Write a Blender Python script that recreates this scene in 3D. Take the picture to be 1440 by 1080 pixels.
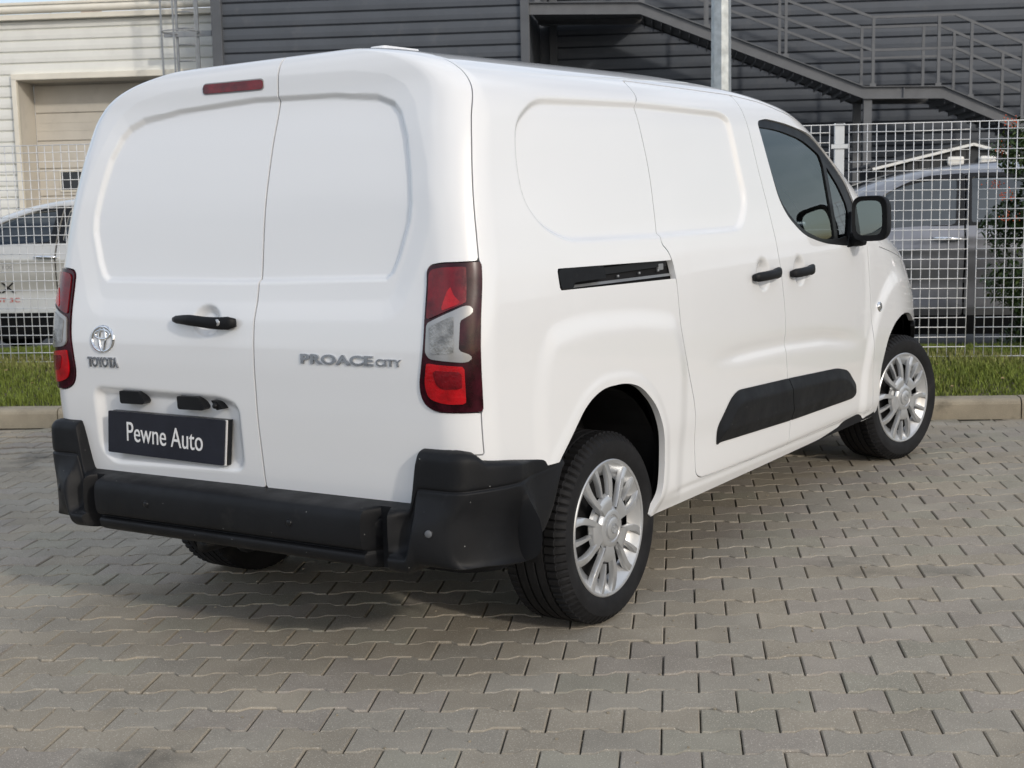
# white panel van on a paved yard
VO=(-1.01016,4.70454); VH=1.094588; WY=.8675; WZ=.3105
PX0,PY0,PS=-.07171,7.96201,1.00536
import bpy, bmesh, math, random
import numpy as np
from mathutils import Vector, Matrix, noise as mnoise
random.seed(7); rng=np.random.default_rng(7)
for o in list(bpy.data.objects): bpy.data.objects.remove(o)
SC=bpy.context.scene; COL=SC.collection
# ------------------------------------------------------------------ camera, sky, sun, exposure
def axis_angle(a):
    t=np.linalg.norm(a);k=a/t;K=np.array([[0,-k[2],k[1]],[k[2],0,-k[0]],[-k[1],k[0],0]])
    return np.eye(3)+np.sin(t)*K+(1-np.cos(t))*K@K
CAM_F,CAM_H=1920.74,1.37254
_R=axis_angle(np.array((.13656285,.12016292,-.03599385)))@np.array([[1,0,0],[0,0,-1],[0,1,0]],float)
cd=bpy.data.cameras.new('camera'); cam=bpy.data.objects.new('camera',cd); COL.objects.link(cam)
cd.sensor_width=36; cd.lens=CAM_F/1440*36; cd.clip_start=.05; cd.clip_end=600
_m=Matrix.Identity(4)
for i in range(3):
    _m[i][0],_m[i][1],_m[i][2]=_R[0][i],-_R[1][i],-_R[2][i]
_m[2][3]=CAM_H; cam.matrix_world=_m; SC.camera=cam
cd.dof.use_dof=True; cd.dof.focus_distance=4.9; cd.dof.aperture_fstop=9.0
SUN_EL,SUN_AZ=math.radians(24),math.radians(138.5)
W=bpy.data.worlds.new('World'); SC.world=W; W.use_nodes=True
nt=W.node_tree; nt.nodes.clear()
def _n(t,**k):
    n=nt.nodes.new(t)
    for a,b in k.items(): setattr(n,a,b)
    return n
_out=_n('ShaderNodeOutputWorld'); _bg=_n('ShaderNodeBackground'); _bg.inputs['Strength'].default_value=.15
_sky=_n('ShaderNodeTexSky'); _sky.sky_type='NISHITA'; _sky.sun_disc=False; _sky.sun_elevation=SUN_EL; _sky.sun_rotation=SUN_AZ
_sky.air_density=1.0; _sky.dust_density=2.5; _sky.ozone_density=1.0
_tc=_n('ShaderNodeTexCoord'); _mp=_n('ShaderNodeMapping'); _mp.inputs['Scale'].default_value=(1,1,2.6)
_no=_n('ShaderNodeTexNoise'); _no.inputs['Scale'].default_value=2.3; _no.inputs['Detail'].default_value=6; _no.inputs['Roughness'].default_value=.55
_rp=_n('ShaderNodeValToRGB'); _rp.color_ramp.elements[0].position=.34; _rp.color_ramp.elements[1].position=.62
_mx=_n('ShaderNodeMix',data_type='RGBA'); _mx.inputs[7].default_value=(6.0,6.5,7.3,1)
L=nt.links.new
L(_tc.outputs['Generated'],_mp.inputs[0]); L(_mp.outputs[0],_no.inputs['Vector']); L(_no.outputs['Fac'],_rp.inputs[0])
L(_rp.outputs[0],_mx.inputs[0]); L(_sky.outputs[0],_mx.inputs[6]); L(_mx.outputs[2],_bg.inputs['Color']); L(_bg.outputs[0],_out.inputs[0])
sd=bpy.data.lights.new('sun','SUN'); sd.energy=1.35; sd.angle=math.radians(3.0); sd.color=(1,.93,.83)
sun=bpy.data.objects.new('sun',sd); COL.objects.link(sun)
_d=Vector((math.sin(SUN_AZ)*math.cos(SUN_EL),math.cos(SUN_AZ)*math.cos(SUN_EL),math.sin(SUN_EL)))
sun.rotation_euler=(-_d).to_track_quat('-Z','Y').to_euler(); sun.location=_d*30
vs=SC.view_settings; SC.display_settings.display_device='sRGB'; vs.view_transform='Standard'; vs.look='None'; vs.gamma=1; vs.use_curve_mapping=False
vs.exposure=0

# ------------------------------------------------------------------ materials
def mat(name,base=(.5,.5,.5),rough=.5,metal=0,coat=0,coat_r=.05,spec=.5,var=0,vscale=3,bump=0,bscale=60,speck=0,dirt=None,rvar=0,trans=0,ior=1.45,emit=None,objcol=False,dots=0):
    m=bpy.data.materials.new(name); m.use_nodes=True; t=m.node_tree; b=t.nodes['Principled BSDF']
    b.inputs['Base Color'].default_value=(*base,1); b.inputs['Roughness'].default_value=rough; b.inputs['Metallic'].default_value=metal
    b.inputs['Coat Weight'].default_value=coat; b.inputs['Coat Roughness'].default_value=coat_r; b.inputs['Specular IOR Level'].default_value=spec
    b.inputs['Transmission Weight'].default_value=trans; b.inputs['IOR'].default_value=ior
    N=t.nodes.new; K=t.links.new
    tc=N('ShaderNodeTexCoord'); src=tc.outputs['Object']
    col=None
    def noise(sc,det=4,ro=.55):
        n=N('ShaderNodeTexNoise'); n.inputs['Scale'].default_value=sc; n.inputs['Detail'].default_value=det; n.inputs['Roughness'].default_value=ro; K(src,n.inputs['Vector']); return n
    def mix(a,bc,f,blend='MIX'):
        x=N('ShaderNodeMix'); x.data_type='RGBA'; x.blend_type=blend
        if isinstance(a,tuple): x.inputs[6].default_value=(*a,1)
        else: K(a,x.inputs[6])
        if isinstance(bc,tuple): x.inputs[7].default_value=(*bc,1)
        else: K(bc,x.inputs[7])
        if isinstance(f,float): x.inputs[0].default_value=f
        else: K(f,x.inputs[0])
        return x.outputs[2]
    def ramp(i,a,b_):
        r=N('ShaderNodeMapRange'); r.inputs[1].default_value=a; r.inputs[2].default_value=b_; K(i,r.inputs[0]); return r.outputs[0]
    cur=base
    if objcol:
        oi=N('ShaderNodeObjectInfo'); cur=mix(base,oi.outputs['Color'],1.0,'MULTIPLY')
    if var:
        n=noise(vscale); f=ramp(n.outputs['Fac'],.3,.7)
        lo=tuple(max(0,c*(1-var)) for c in base)
        if objcol: cur=mix(cur,(1-var,)*3,f,'MULTIPLY')
        else: cur=mix(lo,tuple(min(1,c*(1+var)) for c in base),f)
    if speck:
        n=noise(vscale*60,2,.7); cur=mix(cur,tuple(min(1,c*1.9) for c in base),ramp(n.outputs['Fac'],.58,.72)) if speck>0 else cur
        n=noise(vscale*38,2,.7); cur=mix(cur,tuple(c*.45 for c in base),ramp(n.outputs['Fac'],.64,.8))
    if dirt:
        dc,sc,a,b_=dirt; n=noise(sc,5,.65); cur=mix(cur,dc,ramp(n.outputs['Fac'],a,b_))
    if dots:
        v=N('ShaderNodeTexVoronoi'); v.inputs['Scale'].default_value=dots; K(src,v.inputs['Vector'])
        n=noise(2.2,2); a=N('ShaderNodeMath'); a.operation='MULTIPLY'; K(n.outputs['Fac'],a.inputs[0]); a.inputs[1].default_value=.06
        c=N('ShaderNodeMath'); c.operation='LESS_THAN'; K(v.outputs['Distance'],c.inputs[0]); K(a.outputs[0],c.inputs[1])
        cur=mix(cur,(.34,.34,.33),c.outputs[0])
    if not isinstance(cur,tuple): K(cur,b.inputs['Base Color'])
    if rvar:
        n=noise(vscale*2.3,4); r=N('ShaderNodeMapRange'); r.inputs[1].default_value=.3; r.inputs[2].default_value=.7; r.inputs[3].default_value=max(.02,rough-rvar); r.inputs[4].default_value=rough+rvar
        K(n.outputs['Fac'],r.inputs[0]); K(r.outputs[0],b.inputs['Roughness'])
    if bump:
        n=noise(bscale,3,.6); bp=N('ShaderNodeBump'); bp.inputs['Strength'].default_value=bump; bp.inputs['Distance'].default_value=.01; K(n.outputs['Fac'],bp.inputs['Height']); K(bp.outputs[0],b.inputs['Normal'])
    if emit: b.inputs['Emission Color'].default_value=(*emit[:3],1); b.inputs['Emission Strength'].default_value=emit[3]
    return m
def glass(name,tint,mixf=.0):
    """thin tinted pane: see-through, mirror-like at grazing angles"""
    m=bpy.data.materials.new(name); m.use_nodes=True; t=m.node_tree; t.nodes.clear(); N=t.nodes.new; K=t.links.new
    o=N('ShaderNodeOutputMaterial'); tr=N('ShaderNodeBsdfTransparent'); tr.inputs[0].default_value=(*tint,1)
    g=N('ShaderNodeBsdfGlossy'); g.inputs['Roughness'].default_value=.01; g.inputs['Color'].default_value=(.93,.97,.96,1)
    f=N('ShaderNodeFresnel'); f.inputs[0].default_value=2.15; x=N('ShaderNodeMixShader')
    K(f.outputs[0],x.inputs[0]); K(tr.outputs[0],x.inputs[1]); K(g.outputs[0],x.inputs[2]); K(x.outputs[0],o.inputs[0]); return m
M={}
M['white']=mat('white_paint',(.79,.795,.80),.28,coat=1,coat_r=.03,var=.006,vscale=1.3)
M['black']=mat('black_plastic',(.0080,.0085,.010),.52,dots=26,spec=.26,var=.25,vscale=5,bump=.08,bscale=420,dirt=((.03,.029,.028),9,.62,.9),rvar=.08)
M['black_smooth']=mat('smooth_black_plastic',(.010,.0105,.012),.36,spec=.3,var=.15,vscale=8,rvar=.06)
M['dark']=mat('dark_cavity',(.012,.012,.013),.85,var=.3,vscale=6,spec=.2)
M['rubber']=mat('tyre_rubber',(.012,.012,.013),.66,var=.3,vscale=9,bump=.1,bscale=260,dirt=((.03,.028,.025),7,.6,.85),rvar=.1,spec=.25)
M['silver']=mat('silver_paint',(.50,.51,.52),.32,metal=.6,coat=.4,coat_r=.12,var=.06,vscale=14,dirt=((.30,.25,.18),22,.62,.85))
M['chrome']=mat('chrome',(.80,.81,.82),.08,metal=1,var=.08,vscale=30,rvar=.04)
M['badge']=mat('dark_chrome',(.58,.585,.60),.22,metal=1,var=.1,vscale=40,rvar=.05)
M['steel']=mat('grey_steel',(.33,.34,.35),.5,metal=.6,var=.12,vscale=7,rvar=.1)
M['glass']=glass('tinted_glass',(.66,.76,.74)); M['glass_dark']=glass('privacy_glass',(.10,.12,.12))
M['mirror']=mat('mirror_glass',(.74,.83,.83),.02,metal=1,var=.03,vscale=3)
M['red']=mat('red_lens',(.14,.002,.006),.2,coat=.6,coat_r=.04,spec=.3,var=.55,vscale=16,rvar=.02,bump=.15,bscale=120)
M['red_bright']=mat('bright_red_lens',(.40,.004,.008),.2,coat=.6,coat_r=.04,spec=.3,var=.35,vscale=22,bump=.15,bscale=150)
M['red_dark']=mat('dark_red_lens',(.030,.003,.007),.18,coat=.2,coat_r=.04,spec=.3,var=.7,vscale=20,rvar=.02)
M['clear']=mat('clear_lens',(.24,.24,.235),.16,metal=.35,coat=1,coat_r=.02,var=.5,vscale=30,bump=.3,bscale=150)
M['silver_edge']=mat('lens_edge',(.33,.33,.33),.25,metal=.4,coat=1,var=.08,vscale=12)
M['plate']=mat('dark_board',(.020,.022,.032),.55,spec=.3,var=.15,vscale=12,dirt=((.03,.032,.04),18,.6,.85),bump=.03,bscale=200)
M['print_white']=mat('white_print',(.82,.82,.82),.5,var=.02,vscale=9)
M['print_black']=mat('black_print',(.02,.02,.02),.5,var=.1,vscale=9)
M['print_red']=mat('red_print',(.55,.09,.06),.5,var=.1,vscale=9)
M['print_grey']=mat('grey_print',(.28,.28,.28),.5,var=.1,vscale=9)
M['paver']=mat('paver_concrete',(.34,.308,.255),.86,spec=.3,objcol=True,var=.22,vscale=4,speck=1,bump=.35,bscale=230,dirt=((.055,.052,.046),1.15,.60,.80))
M['joint']=mat('joint_sand',(.050,.045,.034),.95,var=.5,vscale=30,bump=.5,bscale=300,dirt=((.03,.034,.018),12,.5,.7),spec=.2)
M['asphalt']=mat('asphalt',(.075,.075,.074),.9,var=.2,vscale=.8,speck=1,bump=.4,bscale=160)
M['kerb']=mat('kerb_concrete',(.285,.25,.19),.9,var=.18,vscale=5,speck=1,bump=.3,bscale=140,dirt=((.11,.098,.075),6,.55,.8),spec=.3)
M['soil']=mat('soil',(.085,.075,.045),.95,var=.4,vscale=9,bump=.6,bscale=50)
M['galv']=mat('galvanised_steel',(.40,.43,.44),.45,metal=.55,var=.22,vscale=16,bump=.05,bscale=60,rvar=.1)
M['wire']=mat('galvanised_wire',(.66,.67,.68),.5,metal=.15,var=.15,vscale=20,rvar=.1)
M['fpost']=mat('light_post_paint',(.60,.62,.63),.5,var=.06,vscale=9)
M['cream']=mat('cream_cladding',(.80,.80,.755),.55,var=.05,vscale=2.2,bump=.02,bscale=40,dirt=((.66,.65,.60),1.6,.6,.9))
M['cream_trim']=mat('cream_trim',(.78,.74,.64),.5,var=.06,vscale=3)
M['shutter']=mat('beige_door_panel',(.58,.545,.48),.6,var=.06,vscale=2,dirt=((.48,.45,.40),3,.55,.85))
M['anth']=mat('anthracite_cladding',(.082,.092,.108),.5,var=.10,vscale=1.6,bump=.02,bscale=40,dirt=((.12,.125,.135),2.4,.56,.82),rvar=.08)
M['anth_trim']=mat('anthracite_trim',(.10,.107,.118),.5,var=.1,vscale=3)
M['stair']=mat('grey_stair_paint',(.135,.14,.148),.5,var=.1,vscale=4,dirt=((.20,.205,.21),5,.6,.85),rvar=.08)
M['shed']=mat('black_shed_board',(.035,.037,.04),.6,var=.2,vscale=4)
M['lampw']=mat('white_lamp_cover',(.82,.81,.77),.35,var=.03,vscale=20)
M['pink']=mat('pink_render',(.48,.33,.29),.85,var=.1,vscale=.5)
M['grey_render']=mat('grey_render',(.33,.33,.34),.85,var=.1,vscale=.5)
M['win']=mat('window_pane',(.02,.024,.03),.05,spec=.7,var=.3,vscale=2)
M['car_silver']=mat('silver_car_paint',(.24,.245,.265),.28,metal=.6,coat=1,coat_r=.04,var=.03,vscale=2)
M['car_light']=mat('pale_car_paint',(.60,.59,.555),.28,metal=.35,coat=1,coat_r=.04,var=.03,vscale=2)
M['seat']=mat('seat_cloth',(.035,.036,.04),.9,var=.2,vscale=20,bump=.2,bscale=300)
M['bark']=mat('bark',(.09,.065,.045),.9,var=.3,vscale=20,bump=.5,bscale=60)
M['leaf']=mat('shrub_leaf',(.035,.062,.018),.55,var=.5,vscale=5,spec=.4)
M['leaf2']=mat('young_shrub_leaf',(.085,.12,.028),.55,var=.4,vscale=5,spec=.4)
M['berry']=mat('orange_berry',(.62,.085,.012),.35,var=.3,vscale=30,coat=.3)
def grass_mat():
    m=mat('grass_blade',(.085,.12,.030),.75,spec=.25)
    t=m.node_tree; b=t.nodes['Principled BSDF']; a=t.nodes.new('ShaderNodeAttribute'); a.attribute_name='tint'
    t.links.new(a.outputs['Color'],b.inputs['Base Color']); return m
M['grass']=grass_mat()
def paver_stuff_mat():
    m=M['paver'].copy(); m.name='paver_concrete_far'; t=m.node_tree
    oi=[n for n in t.nodes if n.type=='OBJECT_INFO'][0]; a=t.nodes.new('ShaderNodeAttribute'); a.attribute_name='tint'
    for l in list(oi.outputs['Color'].links):
        s=l.to_socket; t.links.remove(l); t.links.new(a.outputs['Color'],s)
    return m
M['paver_far']=paver_stuff_mat()
for k in ('paver','paver_far'):
    t=M[k].node_tree
    # the stones share one mesh: read the grain from the place, not from the mesh
    g=t.nodes.new('ShaderNodeNewGeometry'); tc=[n for n in t.nodes if n.type=='TEX_COORD'][0]
    for l in list(tc.outputs['Object'].links):
        s=l.to_socket; t.links.remove(l); t.links.new(g.outputs['Position'],s)
# ------------------------------------------------------------------ mesh helpers
def link(name,me,m=None,parent=None,mw=None):
    o=bpy.data.objects.new(name,me); COL.objects.link(o)
    if m is not None and me is not None and len(me.materials)==0: me.materials.append(m if not isinstance(m,str) else M[m])
    if parent is not None: o.parent=parent
    if mw is not None: o.matrix_world=mw
    return o
def tag(o,label=None,cat=None,group=None,kind=None):
    if label: o['label']=label
    if cat: o['category']=cat
    if group: o['group']=group
    if kind: o['kind']=kind
    return o
def thing(name,label,cat,loc=(0,0,0),rot=(0,0,0),group=None):
    o=bpy.data.objects.new(name,None); COL.objects.link(o); o.location=loc; o.rotation_euler=rot; o.empty_display_size=.2
    return tag(o,label,cat,group)
def copy_tree(o,parent=None):
    c=o.copy(); COL.objects.link(c)
    if parent is not None: c.parent=parent
    for ch in list(o.children): copy_tree(ch,c)
    return c
class MB:
    def __init__(s): s.v=[];s.f=[];s.sm=[]
    def add(s,vs,fs,smooth=False):
        n=len(s.v);s.v+=[tuple(p) for p in vs];s.f+=[tuple(i+n for i in f) for f in fs];s.sm+=[smooth]*len(fs);return s
    def box(s,c,d,bev=0,R=None):
        x,y,z=[a/2 for a in d]
        if bev<=0:
            vs=[(a*x,b*y,e*z) for a in(-1,1) for b in(-1,1) for e in(-1,1)]
            fs=[(0,1,3,2),(4,6,7,5),(0,4,5,1),(2,3,7,6),(0,2,6,4),(1,5,7,3)]
        else:
            bm=bmesh.new(); bmesh.ops.create_cube(bm,size=1)
            for v in bm.verts: v.co=Vector((v.co.x*2*x,v.co.y*2*y,v.co.z*2*z))
            bmesh.ops.bevel(bm,geom=list(bm.edges),offset=min(bev,x*.9,y*.9,z*.9),segments=2,affect='EDGES',profile=.6)
            bm.verts.index_update(); vs=[tuple(v.co) for v in bm.verts]; fs=[[v.index for v in f.verts] for f in bm.faces]; bm.free()
        if R is not None: vs=[tuple(R@Vector(p)) for p in vs]
        return s.add([(a+c[0],b+c[1],e+c[2]) for a,b,e in vs],fs)
    def tube(s,pts,r,k=10,cap=True):
        pts=[np.array(p,float) for p in pts];n=len(pts);rs=r if hasattr(r,'__len__') else [r]*n
        vs=[];fs=[];up=None
        for i,p in enumerate(pts):
            t=pts[min(i+1,n-1)]-pts[max(i-1,0)];t/=np.linalg.norm(t)+1e-12
            if up is None: up=np.array([0,0,1.]) if abs(t[2])<.9 else np.array([1.,0,0])
            a=np.cross(t,up);a/=np.linalg.norm(a);b=np.cross(a,t);up=b
            for j in range(k):
                q=2*np.pi*j/k;vs.append(p+rs[i]*(np.cos(q)*a+np.sin(q)*b))
        for i in range(n-1):
            for j in range(k): fs.append((i*k+j,i*k+(j+1)%k,(i+1)*k+(j+1)%k,(i+1)*k+j))
        if cap: fs+=[tuple(range(k))[::-1],tuple(range((n-1)*k,n*k))]
        return s.add(vs,fs,True)
    def bar(s,a,b,w,h,up=(0,0,1)):
        a,b=np.array(a,float),np.array(b,float);t=b-a;t/=np.linalg.norm(t);u=np.array(up,float);x=np.cross(t,u);x/=np.linalg.norm(x);y=np.cross(x,t)
        vs=[p+x*i*w/2+y*j*h/2 for p in(a,b) for i,j in((-1,-1),(1,-1),(1,1),(-1,1))]
        return s.add(vs,[(3,2,1,0),(4,5,6,7),(0,1,5,4),(1,2,6,5),(2,3,7,6),(3,0,4,7)])
    def prism(s,poly,f0,f1):
        """polygon swept between two maps (x,y)->3d"""
        n=len(poly);vs=[f0(*p) for p in poly]+[f1(*p) for p in poly]
        return s.add(vs,[tuple(range(n))[::-1],tuple(range(n,2*n))]+[(i,(i+1)%n,n+(i+1)%n,n+i) for i in range(n)])
    def lathe(s,prof,axis='y',c=(0,0,0),k=48,smooth=True):
        vs=[];fs=[];n=len(prof)
        for j in range(k):
            q=2*np.pi*j/k
            for r,h in prof:
                a,b=r*np.cos(q),r*np.sin(q)
                vs.append((c[0]+a,c[1]+h,c[2]+b) if axis=='y' else (c[0]+a,c[1]+b,c[2]+h) if axis=='z' else (c[0]+h,c[1]+a,c[2]+b))
        for j in range(k):
            for i in range(n-1): fs.append((j*n+i,((j+1)%k)*n+i,((j+1)%k)*n+i+1,j*n+i+1))
        return s.add(vs,fs,smooth)
    def grid(s,G,smooth=True,close=False):
        G=np.asarray(G);a,b=G.shape[:2];fs=[]
        for i in range(a-1):
            for j in range(b if close else b-1): fs.append((i*b+j,i*b+(j+1)%b,(i+1)*b+(j+1)%b,(i+1)*b+j))
        return s.add(G.reshape(-1,3),fs,smooth)
    def mesh(s,name,fix=True):
        me=bpy.data.meshes.new(name);me.from_pydata(s.v,[],s.f);me.polygons.foreach_set('use_smooth',s.sm)
        if fix:
            bm=bmesh.new();bm.from_mesh(me);bmesh.ops.recalc_face_normals(bm,faces=bm.faces);bm.to_mesh(me);bm.free()
        me.update();return me
    def obj(s,name,m,parent=None,sharp=None):
        me=s.mesh(name)
        if sharp: me.set_sharp_from_angle(angle=math.radians(sharp))
        return link(name,me,m,parent)


def pchip(xs,ys):
    xs=np.asarray(xs,float);ys=np.asarray(ys,float);h=np.diff(xs);dl=np.diff(ys)/h
    m=np.zeros(len(xs));m[0]=dl[0];m[-1]=dl[-1]
    for i in range(1,len(xs)-1):
        if dl[i-1]*dl[i]>0:
            a,b=2*h[i]+h[i-1],h[i]+2*h[i-1];m[i]=(a+b)/(a/dl[i-1]+b/dl[i])
    def f(x):
        x=np.clip(np.asarray(x,float),xs[0],xs[-1]);i=np.clip(np.searchsorted(xs,x)-1,0,len(xs)-2)
        t=(x-xs[i])/h[i];t2=t*t;t3=t2*t
        return (2*t3-3*t2+1)*ys[i]+(t3-2*t2+t)*h[i]*m[i]+(-2*t3+3*t2)*ys[i+1]+(t3-t2)*h[i]*m[i+1]
    return f
def tab(s):
    q=[tuple(map(float,a.split(':'))) for a in s.split()]
    return pchip([a for a,b in q],[b for a,b in q])
def sm(a,b,x):
    t=np.clip((x-a)/(b-a),0,1);return t*t*(3-2*t)
def sdf(poly,X,Y):
    """signed distance, positive inside"""
    P=np.asarray(poly,float);sh=X.shape;X=X.ravel();Y=Y.ravel()
    d=np.full(X.shape,1e9);ins=np.zeros(X.shape,bool)
    n=len(P)
    for i in range(n):
        ax,ay=P[i];bx,by=P[(i+1)%n];ex,ey=bx-ax,by-ay
        wx,wy=X-ax,Y-ay;t=np.clip((wx*ex+wy*ey)/(ex*ex+ey*ey+1e-12),0,1)
        d=np.minimum(d,(wx-ex*t)**2+(wy-ey*t)**2)
        c=(ay>Y)!=(by>Y)
        with np.errstate(all='ignore'):
            xi=ax+(Y-ay)*ex/(ey if ey!=0 else 1e-12)
        ins^=c&(X<xi)
    d=np.sqrt(d);return np.where(ins,d,-d).reshape(sh)
def rpoly(pts,r=.03,k=5):
    """round the corners of a polygon; pts may carry own radius as third value"""
    out=[];n=len(pts)
    for i in range(n):
        p=np.array(pts[i][:2],float);a=np.array(pts[i-1][:2],float);b=np.array(pts[(i+1)%n][:2],float)
        rr=pts[i][2] if len(pts[i])>2 else r
        va,vb=a-p,b-p;la,lb=np.linalg.norm(va),np.linalg.norm(vb);c=min(rr,la*.48,lb*.48)
        if c<1e-5: out.append(tuple(p));continue
        s,e=p+va/la*c,p+vb/lb*c
        for j in range(k+1):
            t=j/k;out.append(tuple((1-t)**2*s+2*t*(1-t)*p+t*t*e))
    return out
def loft(zs,xr,xf,w,rr,rfx,rfy,ns,nr,nc,nf,taper=None):
    """stack of rounded rectangles; returns P[v,u,3], region code per u, arc coordinate S (0 at start of right rear corner, + towards the side)"""
    rows=[];Ss=[]
    for z in zs:
        XR,XF,Wd=float(xr(z)),float(xf(z)),float(w(z))
        r=min(float(rr(z)),Wd*.9);fx=min(float(rfx(z)),(XF-XR)*.45);fy=min(float(rfy(z)),Wd*.9)
        q=[];s=[]
        # front centre -> right front corner
        for t in np.linspace(0,1,nf,endpoint=False): q.append((XF,-(Wd-fy)*t));s.append(9)
        for t in np.linspace(0,np.pi/2,nc,endpoint=False): q.append((XF-fx+fx*np.cos(t),-(Wd-fy)-fy*np.sin(t)));s.append(8)
        x0,x1=XF-fx,XR+r
        for t in np.linspace(0,1,ns,endpoint=False):
            x=x0+(x1-x0)*t;q.append((x,-Wd));s.append(r*np.pi/2+x-x1)
        for t in np.linspace(0,np.pi/2,nc,endpoint=False):
            q.append((XR+r-r*np.sin(t),-(Wd-r)-r*np.cos(t)));s.append(r*(np.pi/2-t))
        m=len(q)
        for t in np.linspace(0,.5,nr//2,endpoint=False): q.append((XR,-(Wd-r)*(1-2*t)));s.append(-2*t*(Wd-r))
        full=q+[(XR,0.)]+[(a,-b) for a,b in q[:0:-1]]
        fs=s+[-(Wd-r)]+s[:0:-1]
        rows.append([(a,b,z) for a,b in full]);Ss.append(fs)
    P=np.array(rows);S=np.array(Ss)
    if taper is not None: P[:,:,1]*=taper(P[:,:,0])
    return P,S
def gnormals(P):
    du=np.roll(P,-1,1)-np.roll(P,1,1);dv=np.empty_like(P)
    dv[1:-1]=P[2:]-P[:-2];dv[0]=P[1]-P[0];dv[-1]=P[-1]-P[-2]
    n=np.cross(dv,du);n/=np.linalg.norm(n,axis=2,keepdims=True)+1e-12
    c=P.mean((0,1));
    if ((P-c)*n).sum()<0: n=-n
    return n
VG=tab('.28:-.69 .40:-.735 .512:-.752 .634:-.762 .79:-.771 .88:-.771 .96:-.768 1.04:-.758 1.162:-.732 1.371:-.699 1.554:-.651 1.715:-.597 1.783:-.582 1.829:-.553 1.842:-.50 1.850:-.32 1.856:-.05')
VW=tab('.28:.875 .36:.900 .5:.907 .6:.916 .84:.92 1.0:.918 1.15:.910 1.27:.893 1.37:.876 1.46:.860 1.56:.842 1.62:.829 1.68:.806 1.73:.766 1.77:.704 1.80:.62 1.822:.52 1.84:.39 1.85:.25 1.856:.02')
VF=tab('.28:3.60 .4:3.80 .6:3.86 .74:3.82 .90:3.71 1.0:3.57 1.05:3.46 1.10:3.30 1.135:3.12 1.17:2.95 1.32:2.76 1.506:2.46 1.615:2.27 1.687:2.08 1.735:1.82 1.767:1.55 1.785:1.35 1.80:1.2 1.82:1.0 1.84:.8 1.85:.6 1.856:.3')
VRR=tab('.28:.12 1.4:.125 1.6:.125 1.7:.105 1.80:.09 1.84:.08 1.856:.02')
VFX=tab('.28:1.08 .6:1.05 .9:.97 1.1:.75 1.2:.45 1.6:.48 1.856:.3')
VFY=tab('.28:.57 .6:.55 .9:.48 1.2:.47 1.7:.50 1.856:.02')
def VT(x): return 1-.058*np.clip((x-.5)/2.3,0,2)**1.25-.012*np.clip((-.1-x)/.6,0,1)**2
def vlevels(n=210):
    a=np.linspace(.28,1.70,n);b=np.linspace(1.70,1.79,26)[1:];c=np.linspace(1.79,1.845,34)[1:];d=np.linspace(1.845,1.8555,22)[1:]
    return np.r_[a,b,c,d]


# ------------------------------------------------------------------ clipped shell pieces
def clip(P,N,D,periodic=True):
    """part of grid P[v,u] where field D>0; exact edge by interpolation"""
    V,U=D.shape
    if periodic: jn=np.r_[1:U,0]
    else: jn=np.arange(1,U)
    Uq=len(jn);i0,j0=np.meshgrid(np.arange(V-1),np.arange(Uq),indexing='ij')
    j1=jn[j0];a=i0*U+j0;b=i0*U+j1;c=(i0+1)*U+j1;d=(i0+1)*U+j0
    Q=np.stack([a,b,c,d],-1).reshape(-1,4);F=D.ravel();k=F[Q]>0;n=k.sum(1)
    full=Q[n==4];part=Q[(n>0)&(n<4)]
    Pv=P.reshape(-1,3);Nv=N.reshape(-1,3)
    used=np.unique(np.r_[full.ravel(),part[F[part]>0]]) if len(full)+len(part) else np.array([],int)
    remap=np.full(V*U,-1);remap[used]=np.arange(len(used))
    vs=[Pv[used]];ns=[Nv[used]];ev=[];en=[];cache={};nb=len(used);tri=[];bnd=[]
    quads=remap[full]
    def cut(p,q):
        key=(p,q) if p<q else (q,p)
        if key in cache: return cache[key]
        t=F[p]/(F[p]-F[q]);cache[key]=nb+len(ev);ev.append(Pv[p]+(Pv[q]-Pv[p])*t);nn=Nv[p]+(Nv[q]-Nv[p])*t;en.append(nn/np.linalg.norm(nn));return cache[key]
    for q in part:
        poly=[];pts=[]
        for x in range(4):
            p,r=int(q[x]),int(q[(x+1)%4])
            if F[p]>0: poly.append(int(remap[p]));
            if (F[p]>0)!=(F[r]>0): e=cut(p,r);poly.append(e);pts.append((e,F[p]>0))
        if len(poly)>=3:
            tri.append(poly)
            if len(pts)==2: bnd.append((pts[0][0],pts[1][0]) if pts[0][1] else (pts[1][0],pts[0][0]))
    vs=np.concatenate([vs[0]]+([np.array(ev)] if ev else []));ns=np.concatenate([ns[0]]+([np.array(en)] if en else []))
    return vs,ns,quads,tri,bnd
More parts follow.
